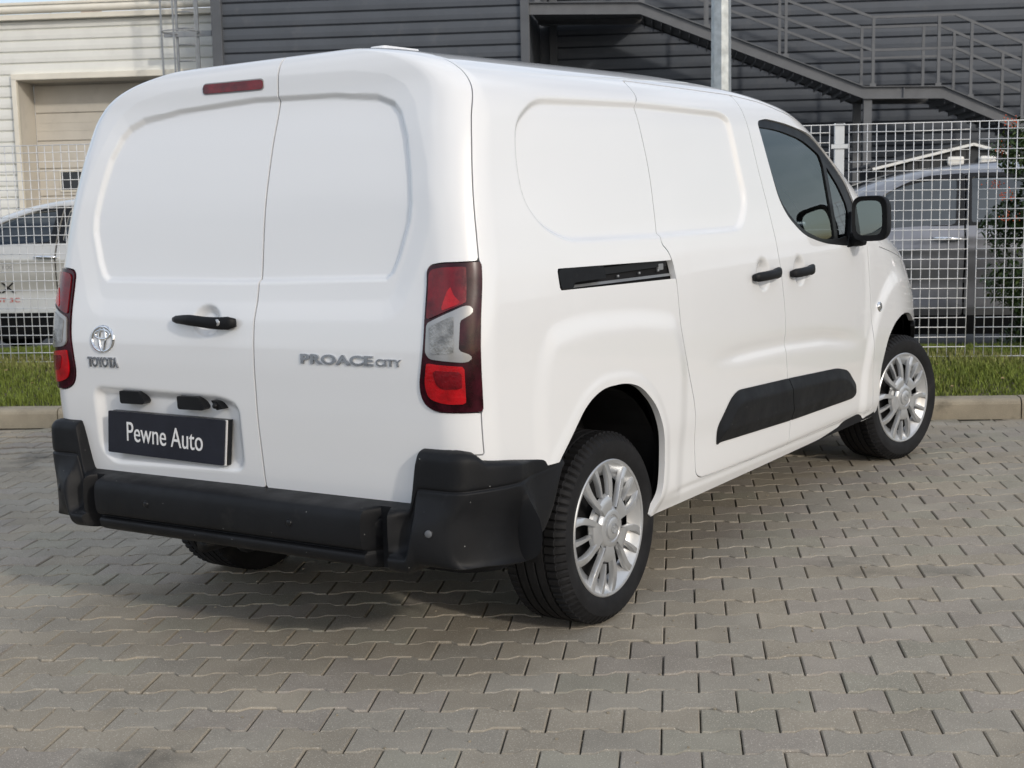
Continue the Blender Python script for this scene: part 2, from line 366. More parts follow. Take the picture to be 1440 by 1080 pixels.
def shell(name,P,N,D,m,parent,off=0,flange=0,periodic=True,fm=None):
    vs,ns,quads,tri,bnd=clip(P,N,D,periodic)
    if len(vs)==0: return None
    vs=vs+ns*off;fs=[tuple(q) for q in quads]+[tuple(t) for t in tri];mi=[0]*len(fs);nrm=[tuple(n) for n in ns]
    if flange:
        ids={};ex=[];
        for e in bnd:
            for p in e:
                if p not in ids: ids[p]=len(vs)+len(ex);ex.append(vs[p]-ns[p]*flange)
        if ex: vs=np.concatenate([vs,np.array(ex)])
        for p,q in bnd: fs.append((p,ids[p],ids[q],q));mi.append(1 if fm else 0)
    me=bpy.data.meshes.new(name);me.from_pydata(vs.tolist(),[],fs)
    me.polygons.foreach_set('use_smooth',[True]*len(fs))
    nq=len(quads)+len(tri)
    # custom normals from the whole surface, so that cutting leaves no shading seams; flange walls flat
    ln=np.zeros((len(me.loops),3));lv=np.zeros(len(me.loops),int);me.loops.foreach_get('vertex_index',lv)
    ls=np.zeros(len(me.polygons),int);lt=np.zeros(len(me.polygons),int);me.polygons.foreach_get('loop_start',ls);me.polygons.foreach_get('loop_total',lt)
    nn=np.zeros((len(vs),3));nn[:len(ns)]=ns;ln[:]=nn[lv]
    pn=np.zeros(len(me.polygons)*3);me.polygons.foreach_get('normal',pn);pn=pn.reshape(-1,3)
    # flip winding to agree with the normals
    s=pn[0]@nn[lv[ls[0]]] if nq else 1
    if flange and len(fs)>nq:
        st=ls[nq];rep=np.repeat(np.arange(nq,len(fs)),lt[nq:]);ln[st:]=pn[rep]*(1)
    if nq and np.mean((pn[:nq]*nn[lv[ls[:nq]]]).sum(1))<0:
        me.flip_normals();lv2=np.zeros(len(me.loops),int);me.loops.foreach_get('vertex_index',lv2);ln[:]=nn[lv2]
        me.polygons.foreach_get('normal',pn.reshape(-1));pn2=np.zeros(len(me.polygons)*3);me.polygons.foreach_get('normal',pn2);pn2=pn2.reshape(-1,3)
        if flange and len(fs)>nq: ln[st:]=pn2[rep]
    me.normals_split_custom_set(ln.tolist())
    o=link(name,me,m,parent)
    if fm: me.materials.append(M[fm] if isinstance(fm,str) else fm);me.polygons.foreach_set('material_index',mi)
    return o
def fsdf(poly,A,B,mask=None,far=.3):
    """polygon field evaluated only near the polygon"""
    p=np.asarray(poly);lo=p.min(0)-far;hi=p.max(0)+far
    k=(A>lo[0])&(A<hi[0])&(B>lo[1])&(B<hi[1])
    if mask is not None: k&=mask
    D=np.full(A.shape,-far)
    if k.any(): D[k]=np.maximum(sdf(p,A[k],B[k]),-far)
    return D
def text_mesh(s,size,ext=.002,bold=0,wide=1.0,spacing=1.0,shear=0):
    cu=bpy.data.curves.new('t','FONT');cu.body=s;cu.size=size;cu.extrude=ext;cu.offset=bold;cu.space_character=spacing;cu.shear=shear;cu.resolution_u=6
    o=bpy.data.objects.new('t',cu);COL.objects.link(o);bpy.context.view_layer.update()
    me=bpy.data.meshes.new_from_object(o.evaluated_get(bpy.context.evaluated_depsgraph_get()));bpy.data.objects.remove(o);bpy.data.curves.remove(cu)
    n=len(me.vertices);c=np.zeros(n*3);me.vertices.foreach_get('co',c);c=c.reshape(-1,3);c[:,0]*=wide
    w=c[:,0].max()-c[:,0].min();c[:,0]-=c[:,0].min();me.vertices.foreach_set('co',c.ravel());me.update();return me,c,w
def map_mesh(me,fn):
    n=len(me.vertices);c=np.zeros(n*3);me.vertices.foreach_get('co',c);c=fn(c.reshape(-1,3));me.vertices.foreach_set('co',np.ascontiguousarray(c).ravel());me.update();return me

# ------------------------------------------------------------------ the ground
TILT=.024                                                # the lot falls to one side: buildings stand plumb, the paving does not
def TF(loc=(0,0,0),tilt=TILT): return Matrix.Rotation(tilt,4,'Y')@Matrix.Translation(loc)
def hz(x,y):
    """height of the paved surface: flat round the van, twisting to meet the level kerb"""
    return sm(7.4,8.3,y)*(-.0150*x-.020)
KY=8.30
def sheet(name,x0,x1,y0,y1,nx,ny,z,m,kind='structure',hf=None):
    xs=np.linspace(x0,x1,nx);ys=np.linspace(y0,y1,ny);G=np.array([[(x,y,z+(hf(x,y) if hf else 0)) for x in xs] for y in ys])
    b=MB();b.grid(G);o=b.obj(name,M[m]);return tag(o,kind=kind)
sheet('ground',-300,300,-300,400,9,9,-.16,'asphalt')
yard=sheet('paved_yard',-16,16,-14,8.36,60,160,-.015,'joint',hf=hz)
S_=PS; RX,RY=.2*S_,.14*S_
PH=[(-.0981,.0793),(-.0625,.0793),(-.0590,.0775),(-.0400,.0580),(-.0365,.0560),(.0365,.0560),(.0400,.0580),(.0590,.0775),(.0625,.0793),(.0981,.0793)]
def paver_geo(half=None):
    P=[(x*S_,y*S_) for x,y in PH]+[(x*S_,-y*S_) for x,y in PH[::-1]]
    if half=='l': P=[p for p in P if p[0]<-.001]; P=[(x,y) for x,y in P if x<-.001]; P=[(-.0981*S_,.0793*S_),(-.0625*S_,.0793*S_),(-.0375*S_,.057*S_),(-.002*S_,.056*S_),(-.002*S_,-.056*S_),(-.0375*S_,-.057*S_),(-.0625*S_,-.0793*S_),(-.0981*S_,-.0793*S_)]
    if half=='r': P=[(-x,y) for x,y in paver_geo('l')[3]][::-1]
    n=len(P);c=np.mean(P,0);e=.0042;vs=[]
    for (x,y) in P: vs.append((x-math.copysign(e,x)*(.8 if abs(x)>.09*S_ or half else .35),y-math.copysign(e,y),0))
    vs+=[(x,y,-.0045) for x,y in P]+[(x,y,-.03) for x,y in P]
    fs=[tuple(range(n))]+[(r*n+i,(r+1)*n+i,(r+1)*n+(i+1)%n,r*n+(i+1)%n) for r in (0,1) for i in range(n)]
    return vs,fs,n,P
PG={None:paver_geo(),'l':paver_geo('l'),'r':paver_geo('r')}
PMESH={}
for k,(vs,fs,n,_p) in PG.items():
    b=MB();b.add(vs,fs);PMESH[k]=b.mesh('paver');PMESH[k].materials.append(M['paver'])
def to_px(p):
    d=_R@(np.array(p)-np.array([0,0,CAM_H])); return (720+CAM_F*d[0]/d[2],540+CAM_F*d[1]/d[2],d[2])
halves={(32,0):1,(31,-4.5):1,(30,1.5):1,(27,4):1,(28,-2.5):1,(24,-9.5):1,(36,-1.5):1,(22,5.5):1,(19,7):1,(35,-7):1,(26,-6.5):1,(34,3.5):1}
stones=[]
for r in range(-2,58):
    yc=PY0-r*RY; par=.5*(r%2==0)
    if yc>KY+.06: continue
    lim=min(7.5,1.2+max(yc,1)*.62)+1.2
    for c in range(int(-lim/RX)-1,int(lim/RX)+2):
        xc=PX0+RX*(c+par+.5)
        a=(r,c+par+.5)
        if a in halves: stones+=[(xc,yc,'l',r),(xc,yc,'r',r)]
        else: stones.append((xc,yc,None,r))
def tint():
    t=random.gauss(1,.038);h=random.random()
    w=(1.03,1.0,.955) if h<.4 else (.98,1.0,.97) if h<.5 else (1.0,.98,1.0) if h<.7 else (1,1,1)
    return tuple(max(.6,min(1.35,t*a)) for a in w)
vis=[]
for i,(x,y,h,r) in enumerate(stones):
    if y<.4: continue
    u,v,d=to_px((x,y,0))
    if -40<u<1480 and 560<v<1110:
        q=[to_px((x+a*RX/2,y+b_*RY/2,0)) for a,b_ in((-1,-1),(1,-1),(1,1),(-1,1))]
        A=abs(sum(q[j][0]*q[(j+1)%4][1]-q[(j+1)%4][0]*q[j][1] for j in range(4)))/2
        lx=(Vector((x-VO[0],y-VO[1],0)))
        cl,sl=math.cos(VH),math.sin(VH);px_,py_=cl*lx.x+sl*lx.y,-sl*lx.x+cl*lx.y
        hid=(-.72<px_<3.5 and -.80<py_<.9)
        if not hid: vis.append((A*(.5 if h else 1),i))
vis=sorted(vis,reverse=True)[:299];own={i for _,i in vis}
fv=[];ff=[];ft=[]
for i,(x,y,h,r) in enumerate(stones):
    z=hz(x,y)+random.gauss(0,.0011);rz=random.gauss(0,.004);tx_,ty_=random.gauss(0,.005),random.gauss(0,.005);tn=tint()
    if i in own:
        o=link('paver',PMESH[h],None,yard);o.location=(x,y,z);o.rotation_euler=(tx_,ty_,rz);o.color=(*tn,1)
    else:
        vs,fs,n,_p=PG[h];k=len(fv);c,s=math.cos(rz),math.sin(rz)
        fv+=[(x+c*a-s*b_,y+s*a+c*b_,z+d+a*-ty_+b_*tx_) for a,b_,d in vs];ff+=[tuple(j+k for j in f) for f in fs];ft+=[tn]*len(vs)
me=bpy.data.meshes.new('paver_field');me.from_pydata(fv,[],ff)
at=me.color_attributes.new('tint','FLOAT_COLOR','POINT');at.data.foreach_set('color',np.c_[np.array(ft),np.ones(len(ft))].astype(np.float32).ravel())
me.materials.append(M['paver_far']);tag(link('paver_field',me,None,yard),kind='stuff')
# small dirt in the joints: leaves, grit
gb=MB()
for _ in range(520):
    x,y=random.uniform(-3.2,3.2),random.uniform(2.0,7.2)
    s=random.uniform(.0015,.0042);gb.box((x,y,hz(x,y)+s*.4),(s*2,s*1.5,s),0,Matrix.Rotation(random.uniform(0,3),3,'Z'))
tag(gb.obj('grit',M['kerb']),kind='stuff')
# kerb stones
KT=.015
kb=thing('kerb','long low concrete kerb between the paving and the grass','kerb');kb.matrix_world=Matrix.Rotation(KT,4,'Y')
x=-11.99;prof=[(0,-.10),(0,.098),(.006,.114),(.018,.126),(.034,.131),(.125,.133),(.13,.128),(.13,-.10)]
PRF=MB();nk=len(prof)
PRF.add([(sx,py,pz) for sx in(0,.992) for py,pz in prof],[tuple(range(nk)),tuple(range(nk,2*nk))[::-1]]+[(i,nk+i,nk+(i+1)%nk,(i+1)%nk) for i in range(nk)])
km=PRF.mesh('kerb_stone');km.materials.append(M['kerb'])
off=-4.025+8
while x<12:
    o=link('kerb_stone',km,None,kb);o.matrix_parent_inverse=Matrix();o.location=(x,KY+random.gauss(0,.0015),-.026+random.gauss(0,.001)); x+=1.0
tag(sheet('paving_edge',-12,12,KY-.045,KY+.0,80,3,.0005,'joint',hf=hz),kind='structure')
# grass verge
def gz(x,y):
    t=np.clip((y-KY-.13)/(9.3-KY-.13),0,1.2);return (.105-KT*x)*(1-t)+(.245-TILT*x)*t+.012*math.sin(3.1*x+1.7*y)*min(1,4*t) - (sm(9.7,11.0,y)*(.30))
sheet('verge',-14,14,KY+.10,11.2,90,40,-.012,'soil',hf=gz)
sheet('car_park',-60,60,10.95,80,30,30,-.065,'asphalt',hf=lambda x,y:-TILT*x)
def blades(name,n,xr,yr,hh,dens=None):
    x=rng.uniform(*xr,n);y=rng.uniform(*yr,n);h=rng.uniform(.5,1,n)*hh*(.7+.6*np.sin(2.3*x+3*np.sin(1.9*y))**2);a=rng.uniform(0,6.28,n);w=rng.uniform(.0022,.0042,n);ln=rng.normal(0,.55,n)
    z=np.array([gz(p,q) for p,q in zip(x,y)])-.012
    dx,dy=np.cos(a),np.sin(a);lx,ly=-dy*ln*h,dx*ln*h
    V=np.stack([np.c_[x-dx*w,y-dy*w,z],np.c_[x+dx*w,y+dy*w,z],np.c_[x+lx*.45+dx*w*.7,y+ly*.45+dy*w*.7,z+h*.62],np.c_[x+lx*.45-dx*w*.7,y+ly*.45-dy*w*.7,z+h*.62],np.c_[x+lx,y+ly,z+h]],1).reshape(-1,3)
    i=np.arange(n)*5;Fq=np.c_[i,i+1,i+2,i+3];Ft=np.c_[i+3,i+2,i+4]
    me=bpy.data.meshes.new(name);me.from_pydata(V.tolist(),[],Fq.tolist()+Ft.tolist())
    pn=np.sin(1.7*x+.6*np.sin(4*y))+np.sin(5.1*y+1.3*x)*.6;dry=np.clip((pn+rng.normal(0,.7,n)-.9)*.5,0,1)*.75
    dry=np.maximum(dry,np.clip((y-9.05)*1.8+rng.normal(0,.25,n),0,.8)*(y<9.4));g=np.array([.165,.205,.040]);d=np.array([.36,.32,.15]);k=rng.uniform(.65,1.3,n)[:,None]
    c=(g*(1-dry[:,None])+d*dry[:,None])*k;c=np.repeat(np.c_[c,np.ones(n)],5,0)
    at=me.color_attributes.new('tint','FLOAT_COLOR','POINT');at.data.foreach_set('color',c.astype(np.float32).ravel())
    return tag(link(name,me,M['grass']),kind='stuff')
blades('grass',52000,(-6.4,-3.3),(KY+.12,10.6),.048)
blades('grass',62000,(-.4,3.6),(KY+.12,10.6),.048)
blades('grass',22000,(-3.3,-.4),(KY+.12,9.6),.05)
blades('grass',16000,(-11,-6.4),(KY+.12,10.4),.055);blades('grass',16000,(3.6,9),(KY+.12,10.4),.055)
lb=MB()
for _ in range(260):
    x,y=random.uniform(-6,4),random.uniform(KY+.15,9.25);z=gz(x,y)+random.uniform(.005,.03);R=Matrix.Rotation(random.uniform(0,6),3,'Z')@Matrix.Rotation(random.uniform(-.8,.8),3,'X');s=random.uniform(.008,.02)
    lb.add([tuple(Vector((x,y,z))+R@Vector(p)) for p in ((-s,0,0),(0,-s*.5,.003),(s,0,0),(0,s*.5,.003))],[(0,1,2,3)])
tag(lb.obj('fallen_leaves',mat('dry_leaf',(.28,.20,.10),.8,var=.5,vscale=7)),kind='stuff')
# ------------------------------------------------------------------ wire mesh fence
FY=9.30
fn=thing('mesh_fence','low welded wire mesh fence with square cells along the grass verge','fence');fn.matrix_world=TF((0,FY,0))
PW=.772;pitch=PW/13;gap=.058
def panel_mesh():
    b=MB();z0,z1=.255,1.79;r=.0031
    for i in range(14): x=i*pitch;b.tube([(x,0,z0),(x+random.gauss(0,.002),0,.8),(x+random.gauss(0,.002),0,1.3),(x,0,z1)],r,6)
    zs=[1.740-k*.0645 for k in range(24)]
    for z in zs:
        if z>z0: b.tube([(0,-.005,z),(PW/2,-.005,z+random.gauss(0,.0015)),(PW,-.005,z)],r,6)
    return b.mesh('wire_panel')
PMS=[panel_mesh() for _ in range(3)]
for m_ in PMS: m_.materials.append(M['wire'])
step=PW+gap;x0=1.105-2*.0
xs=[]
x=1.105
seq=[1.105,1.935];p=1.935
while p<8: p+=step if (len(seq)%3) else PW+.13;seq.append(p)
p=.980-PW;seq.append(p);k=0
while p>-9: k+=1;p-=(step if k%3 else PW+.128);seq.append(p)
for j,x in enumerate(sorted(seq)):
    link('wire_panel',PMS[j%3],None,fn,None).location=(x,0,0)
b=MB();b.tube([(-10,0,1.79),(9,0,1.79)],.0035,6);b.obj('top_wire',M['wire'],fn)
b=MB();b.tube([(-10,0,.255),(9,0,.255)],.0045,6);b.obj('bottom_wire',M['wire'],fn)
b=MB();b.box((0,0,.80),(.055,.045,1.99),.004);b.box((0,0,1.797),(.06,.05,.008),.002)
for zz in (.5,1.1,1.65): b.box((0,-.027,zz),(.10,.008,.03),.002)
pm=b.mesh('fence_post');pm.materials.append(M['fpost'])
pxs=[1.05]
ss=sorted(seq)
for a_,b_ in zip(ss[:-1],ss[1:]):
    if b_-a_>PW+.1: pxs.append((a_+PW+b_)/2)
for x in sorted(set(round(q,3) for q in pxs)): link('fence_post',pm,None,fn).location=(x,.03,0)
# ------------------------------------------------------------------ lamp post
lp=thing('lamp_post','octagonal galvanised steel lamp post behind the fence','lamp post');lp.matrix_world=TF((.318,10.6,0))
b=MB();b.lathe([(.088,-.35),(.080,1.0),(.0735,2.5),(.060,6.0),(.055,7.2)],'z',k=8,smooth=False);b.obj('pole',M['galv'],lp)
b=MB();b.lathe([(.15,.02),(.15,.035),(.095,.045),(.092,.10)],'z',k=16);b.obj('base_plate',M['galv'],lp)
b=MB();b.tube([(0,0,7.1),(0,-.3,7.35),(0,-.9,7.42)],.03,10);b.box((0,-1.15,7.42),(.22,.55,.09),.03);b.obj('lamp_head',M['galv'],lp)
# ------------------------------------------------------------------ cream hall on the left
hall=thing('cream_hall','low cream hall with horizontal metal cladding and a deep roller door','building');WYY=26.0;HS=1.0;hall.matrix_world=TF()@Matrix.Translation((0,0,1.3725))@Matrix.Scale(HS,4)@Matrix.Translation((0,WYY,-1.3725))
def cladding(parent,m,x0,x1,z0,z1,pitch,y=0,depth=.030,gapz=.022,x_open=None,name='cladding_board'):
    z=z0
    while z<z1-.02:
        zz=min(z+pitch,z1);segs=[(x0,x1)]
        if x_open:
            a,b_,zt=x_open
            if z<zt-.02: segs=[(x0,a),(b_,x1)]
        for a,b_ in segs:
            if b_-a<.05: continue
            bb=MB();h=zz-z;P=[(y,0.0),(y-.004,.006),(y-depth,gapz+.012),(y-depth-.006,h*.5),(y-depth,h-gapz*.25),(y-depth*.25,h-.004),(y,h)];n=len(P)
            bb.add([(xx,p,z+q) for xx in(a,b_) for p,q in P],[(i,n+i,n+i+1,i+1) for i in range(n-1)]+[tuple(range(n)),tuple(range(n,2*n))[::-1]])
            bb.obj(name,M[m],parent)
        z+=pitch
DX0,DX1,DZ=-12.80,-8.95,3.80
b=MB();b.box((-22,.35,2.3),(26.4,.6,5.0));b.f=[f for f in b.f];b.box((-22,6,4.95),(26.4,11,.2))
b=MB();b.box((-23.99,.20,2.45),(22.20,.30,5.2));b.box((-8.9,.20,4.42),(8.0,.30,1.24));b.box((-6.95,.20,1.9),(4.0,.30,3.8));b.box((-22,7,4.95),(30,13,.15));b.obj('wall',M['cream'],hall)
cladding(hall,'cream',-30,-5,-.20,4.92,.2155,y=.05,depth=.045,x_open=(DX0-.14,DX1+.14,DZ+.06))
b=MB();b.box((DX0-.05,-.03,1.85),(.10,.12,3.96),.012);b.box((DX1+.05,-.03,1.85),(.10,.12,3.96),.012);b.box(((DX0+DX1)/2,-.03,DZ+.06),(DX1-DX0+.20,.12,.12),.012);b.obj('door_frame',M['cream_trim'],hall)
b=MB();b.box((DX0-.01,.33,1.85),(.02,.66,3.9));b.box((DX1+.01,.33,1.85),(.02,.66,3.9));b.box(((DX0+DX1)/2,.33,DZ),(DX1-DX0,.66,.02));b.obj('door_reveal',M['shutter'],hall)
rdoor=MB();rdoor.box(((DX0+DX1)/2,.70,1.85),(DX1-DX0,.05,3.9));rdoor=rdoor.obj('roller_door',M['shutter'],hall)
z=-.1
while z<DZ:
    bb=MB();bb.box(((DX0+DX1)/2,.655,z+.275),(DX1-DX0-.02,.04,.535),.012);bb.box(((DX0+DX1)/2,.633,z+.20),(DX1-DX0-.02,.008,.008));bb.box(((DX0+DX1)/2,.633,z+.36),(DX1-DX0-.02,.008,.008));bb.obj('door_panel',M['shutter'],rdoor);z+=.55
for k_ in range(3):
    b=MB();b.box((-11.95+1.05*k_,.62,1.85),(.80,.03,.44),.01);w_=b.obj('door_window',M['cream_trim'],rdoor);b=MB();b.box((-11.95+1.05*k_,.602,1.85),(.72,.01,.36));b.obj('pane',M['win'],w_)
b=MB();b.box((-17,-.07,4.985),(25,.16,.10),.01);b.box((-17,.0,5.235),(25,.34,.05),.01);b.obj('eaves_trim',M['cream_trim'],hall)
G=[[(x,-.10-.075*math.cos(q)-.03,5.12+.075*math.sin(q)) for q in np.linspace(-1.5,1.5,9)] for x in np.linspace(-30,-4.8,12)]
b=MB();b.grid(G);gut=b.obj('gutter',M['cream_trim'],hall)
for i in range(28):
    b=MB();x=-30+.9*i;b.grid([[(xx,-.10-.078*math.cos(q)-.03,5.12+.078*math.sin(q)) for q in np.linspace(-1.6,1.6,9)] for xx in (x,x+.03)]);b.obj('gutter_bracket',M['cream_trim'],gut)
# ------------------------------------------------------------------ anthracite block with the outside stair
blk=thing('dark_block','tall anthracite metal-clad block behind the fence with a recessed right half','building');BY=25.0;blk.matrix_world=TF((0,BY,0))
b=MB();b.box((-5.54,1.5,4.6),(5.80,2.9,9.6));b.box((5,2.65,4.6),(27,.6,9.6));b.obj('wall',M['anth'],blk)
cladding(blk,'anth',-8.28,-2.76,-.02,9.3,.2265,y=.045,depth=.042)
cladding(blk,'anth',-2.3,18,-.10,9.3,.2265,y=2.34,depth=.045)
for tx_,ty2,tw in ((-8.37,-.02,.19),(-2.68,-.02,.16),(-2.37,2.27,.15)):
    b=MB();b.box((tx_,ty2,4.6),(tw,.13,9.6),.01);b.obj('corner_trim',M['anth_trim'],blk)
# ladder with safety cage
ld=thing('roof_ladder','grey steel roof ladder with safety hoops beside the cream hall','ladder');ld.matrix_world=TF((-9.08,25.35,0))
b=MB();b.box((-.20,0,3.6),(.05,.03,7.0));b.obj('stringer',M['steel'],ld)
b=MB();b.box((.20,0,3.6),(.05,.03,7.0));b.obj('stringer',M['steel'],ld)
for i in range(22):
    b=MB();b.tube([(-.2,0,.4+.3*i),(.2,0,.4+.3*i)],.014,8);b.obj('rung',M['steel'],ld)
for i in range(4):
    b=MB();z=2.45+1.02*i;b.box((.02,-.03,z),(.92,.06,.10));pts=[(.34*math.cos(q),-.36+.36*math.sin(q)*-1 if False else -.36-.36*math.sin(q),z) for q in np.linspace(-1.2,math.pi+1.2,17)];b.tube(pts,.012,6);b.obj('hoop',M['steel'],ld)
for q in (.3,1.57,2.84):
    b=MB();b.box((.34*math.cos(q),-.36-.36*math.sin(q),4.2),(.035,.012,3.6));b.obj('cage_bar',M['steel'],ld)
# outside stair
st=thing('outside_stair','grey steel outside stair with two-rail balustrades on the dark block','staircase');st.matrix_world=TF((0,BY,0))
FA,BK=-.02,1.50                                             # front and wall-side strings
def zsc(z): return 1.3725+(z-1.3725)*1.0425
A=[(-2.60,4.78),(-.62,4.72),(3.27,3.14),(4.62,3.11),(8.2,1.50),(8.9,1.5)]
def at_x(x): return float(np.interp(x,[p[0] for p in A],[p[1] for p in A]))
for y in (FA,BK):
    b=MB();h=.205;up=[(x,z) for x,z in A];n=len(up)
    P=up+[(x,z-(h if i in(0,1,2,3) else h)) for i,(x,z) in list(enumerate(up))[::-1]]
    b.prism(P,lambda x,z:(x,y-.012,z),lambda x,z:(x,y+.012,z))
    for i in range(n-1):
        (xa,za),(xb,zb)=up[i],up[i+1];b.bar((xa,y-.035,za),(xb,y-.035,zb),.07,.014);b.bar((xa,y-.035,za-h),(xb,y-.035,zb-h),.07,.014)
    b.obj('stringer',M['stair'],st)
def tread(x,z,w=.28):
    b=MB();b.box((x,(FA+BK)/2,z-.02),(w,BK-FA-.04,.035));b.box((x-w/2+.006,(FA+BK)/2,z-.105),(.010,BK-FA-.05,.17));b.obj('tread',M['stair'],st)  # riser plate added below each tread to block light
for i in range(23):
    x=-.62+.16+i*(3.27+.62-.1)/23;tread(x,at_x(x)-.03,.26)
for i in range(20):
    x=4.62+.16+i*3.4/20;tread(x,at_x(x)-.03,.26)
b=MB();
for i in (1,3):
    (xa,za),(xb,zb)=A[i],A[i+1];b.add([(xa,FA+.02,za-.19),(xb,FA+.02,zb-.19),(xb,BK-.02,zb-.19),(xa,BK-.02,za-.19)],[(0,1,2,3)])
b.obj('shading_soffit',M['stair'],st)  # plates added under the flights to darken the space below
b=MB();b.box((-1.6,1.12,4.66),(2.0,2.25,.04));b.obj('landing',M['stair'],st)  # upper landing carried back to the wall to shade what is below
b=MB();b.box((3.95,(FA+BK)/2,3.06),(1.35,BK-FA-.03,.04));b.obj('landing',M['stair'],st)
def rail(y,pts,w=.045):
    b=MB()
    for p,q in zip(pts[:-1],pts[1:]): b.bar((p[0],y,p[1]),(q[0],y,q[1]),.043,w)
    b.obj('handrail',M['stair'],st)
for y,dx in ((FA,0),(BK,.0)):
    for dz in (1.20,.64):
        rail(y,[(-2.5+dx,at_x(-2.5)+dz),(-.62+dx,at_x(-.62)+dz),(3.40+dx,3.12+dz),(4.80+dx,3.12+dz),(8.3+dx,1.53+dz)])
    for x in (-2.45,-.6,.55,1.92,3.42,4.53,5.08,5.95,7.1,8.2):
        zt=float(np.interp(x,[-2.5,-.62,3.40,4.80,8.3],[at_x(-2.5)+1.2,at_x(-.62)+1.2,4.32,4.32,2.73]));zb=at_x(x)-.02
        b=MB();b.box((x,y,(zt+zb)/2),(.05,.05,zt-zb));b.box((x,y-.03,zb+.04),(.10,.012,.07));b.obj('baluster',M['stair'],st)
for x,ys in ((3.34,(.03,1.45)),):
    for y in ys:
        b=MB();zt=at_x(x)-.2;b.box((x,y,zt/2-.1),(.14,.14,zt+.2));b.obj('column',M['stair'],st)
for x in (3.95,):
    b=MB();b.box((x,FA-.03,3.02),(.02,.03,.20));b.obj('splice_plate',M['stair'],st)
# far houses above the cream roof
fa=thing('far_house','pink rendered house far off above the cream roof','house');fa.matrix_world=TF((0,62,0))
b=MB();b.box((-25.3,4,4.6),(3.2,8,10.6));b.obj('wall',M['grey_render'],fa)
b=MB();b.box((-26.6,-.2,5.2),(.75,.6,10.4));b.obj('chimney',M['pink'],fa)
for i in range(3):
    b=MB();b.box((-25.6+.95*i,-.02,9.2),(.6,.10,1.4));b.obj('window',M['win'],fa)
fb=thing('far_block','grey house far off beyond the cream hall beside the ladder','house');fb.matrix_world=TF((0,70,0))
b=MB();b.prism([(-26,-.2),(-22,-.2),(-22,10.2),(-24.2,11.1),(-26,10.2)],lambda x,z:(x,0,z),lambda x,z:(x,8,z));b.obj('wall',M['grey_render'],fb)
for i in range(2):
    b=MB();b.box((-25+1.7*i,-.03,9.3),(.8,.1,1.3));b.obj('window',M['win'],fb)
# gabled black kiosk behind the silver car
sh=thing('garden_shed','small black gabled shed with pale verge boards and two white lamps','shed');SY=19.0;sh.matrix_world=TF((0,SY,0))
E0,E1,RXX=(2.62,1.625),(4.80,1.66),(3.90,1.925)
def g19(p): return p
b=MB();b.prism([(E0[0]+.1,-.1),(E1[0]-.1,-.1),(E1[0]-.1,E1[1]-.03),(RXX[0],RXX[1]-.02),(E0[0]+.1,E0[1]-.02)],lambda x,z:(x,0,z),lambda x,z:(x,2.2,z));b.obj('wall',M['shed'],sh)
for k_ in range(13):
    x=E0[0]+.2+k_*.155;zt=float(np.interp(x,[E0[0],RXX[0],E1[0]],[E0[1],RXX[1],E1[1]]))-.06
    b=MB();b.box((x,-.012,zt/2),(.146,.02,zt));b.obj('wall_board',M['shed'],sh)
b=MB();b.bar((E0[0]-.02,-.05,E0[1]),(RXX[0],-.05,RXX[1]),.08,.035);b.bar((RXX[0],-.05,RXX[1]),(E1[0],-.05,E1[1]),.08,.035);b.obj('verge_board',M['lampw'],sh)
b=MB();b.prism([(E0[0]-.05,E0[1]+.01),(RXX[0],RXX[1]+.02),(E1[0]+.05,E1[1]+.01),(E1[0]+.05,E1[1]+.04),(RXX[0],RXX[1]+.05),(E0[0]-.05,E0[1]+.04)],lambda x,z:(x,-.02,z),lambda x,z:(x,2.3,z));b.obj('roof',M['shed'],sh)
for xx,zz in ((3.675,1.713),(4.090,1.713)):
    b=MB();b.box((xx,-.06,zz),(.215,.07,.115),.03);o=b.obj('lamp',M['lampw'],sh);b=MB();b.box((xx,-.097,zz),(.18,.006,.006));b.obj('lamp_rib',M['cream_trim'],o)
# berry bush at the right edge
bs_=thing('berry_bush','dense dark green bush with orange berries at the right end of the fence','bush',(2.72,9.92,.12))
b=MB()
for i in range(11):
    a=random.uniform(0,6.28);r=random.uniform(.1,.42);z=random.uniform(.9,1.75);b.tube([(0,0,0),(r*.4*math.cos(a),r*.4*math.sin(a),z*.5),(r*math.cos(a),r*math.sin(a),z)],[.018,.012,.004],6)
b.obj('stem',M['bark'],bs_)
def leafcloud(n,mk,name,size):
    V=[];F=[]
    for _ in range(n):
        while True:
            x,y,z=random.uniform(-.66,.66),random.uniform(-.5,.5),random.uniform(.05,1.78)
            rad=.56*(1-.55*max(0,(z-1.15)/.63)**2)*(.86+.22*math.sin(7*z+3*math.atan2(y,x))+.12*math.sin(13*z+1.7))
            d=math.hypot(x,y*1.25)
            if d<rad and (d>rad*.35 or random.random()<.25) and mnoise.noise((x*5,y*5,z*5))>-.38: break
        s=size*random.uniform(.6,1.35);R=Matrix.Rotation(random.uniform(0,6.28),3,'Z')@Matrix.Rotation(random.uniform(-1.2,.9),3,'X')
        k=len(V)
        V+=[tuple(Vector((x,y,z))+R@Vector(p)) for p in ((0,-s,0),(s*.36,-s*.2,s*.10),(s*.30,s*.5,s*.08),(0,s,-.1*s),(-s*.30,s*.5,s*.08),(-s*.36,-s*.2,s*.10))];F.append(tuple(range(k,k+6)))
    b=MB();b.add(V,F);return tag(b.obj(name,M[mk],bs_),kind='stuff')
leafcloud(15000,'leaf','foliage',.026);leafcloud(3600,'leaf2','young_foliage',.022)
b=MB()
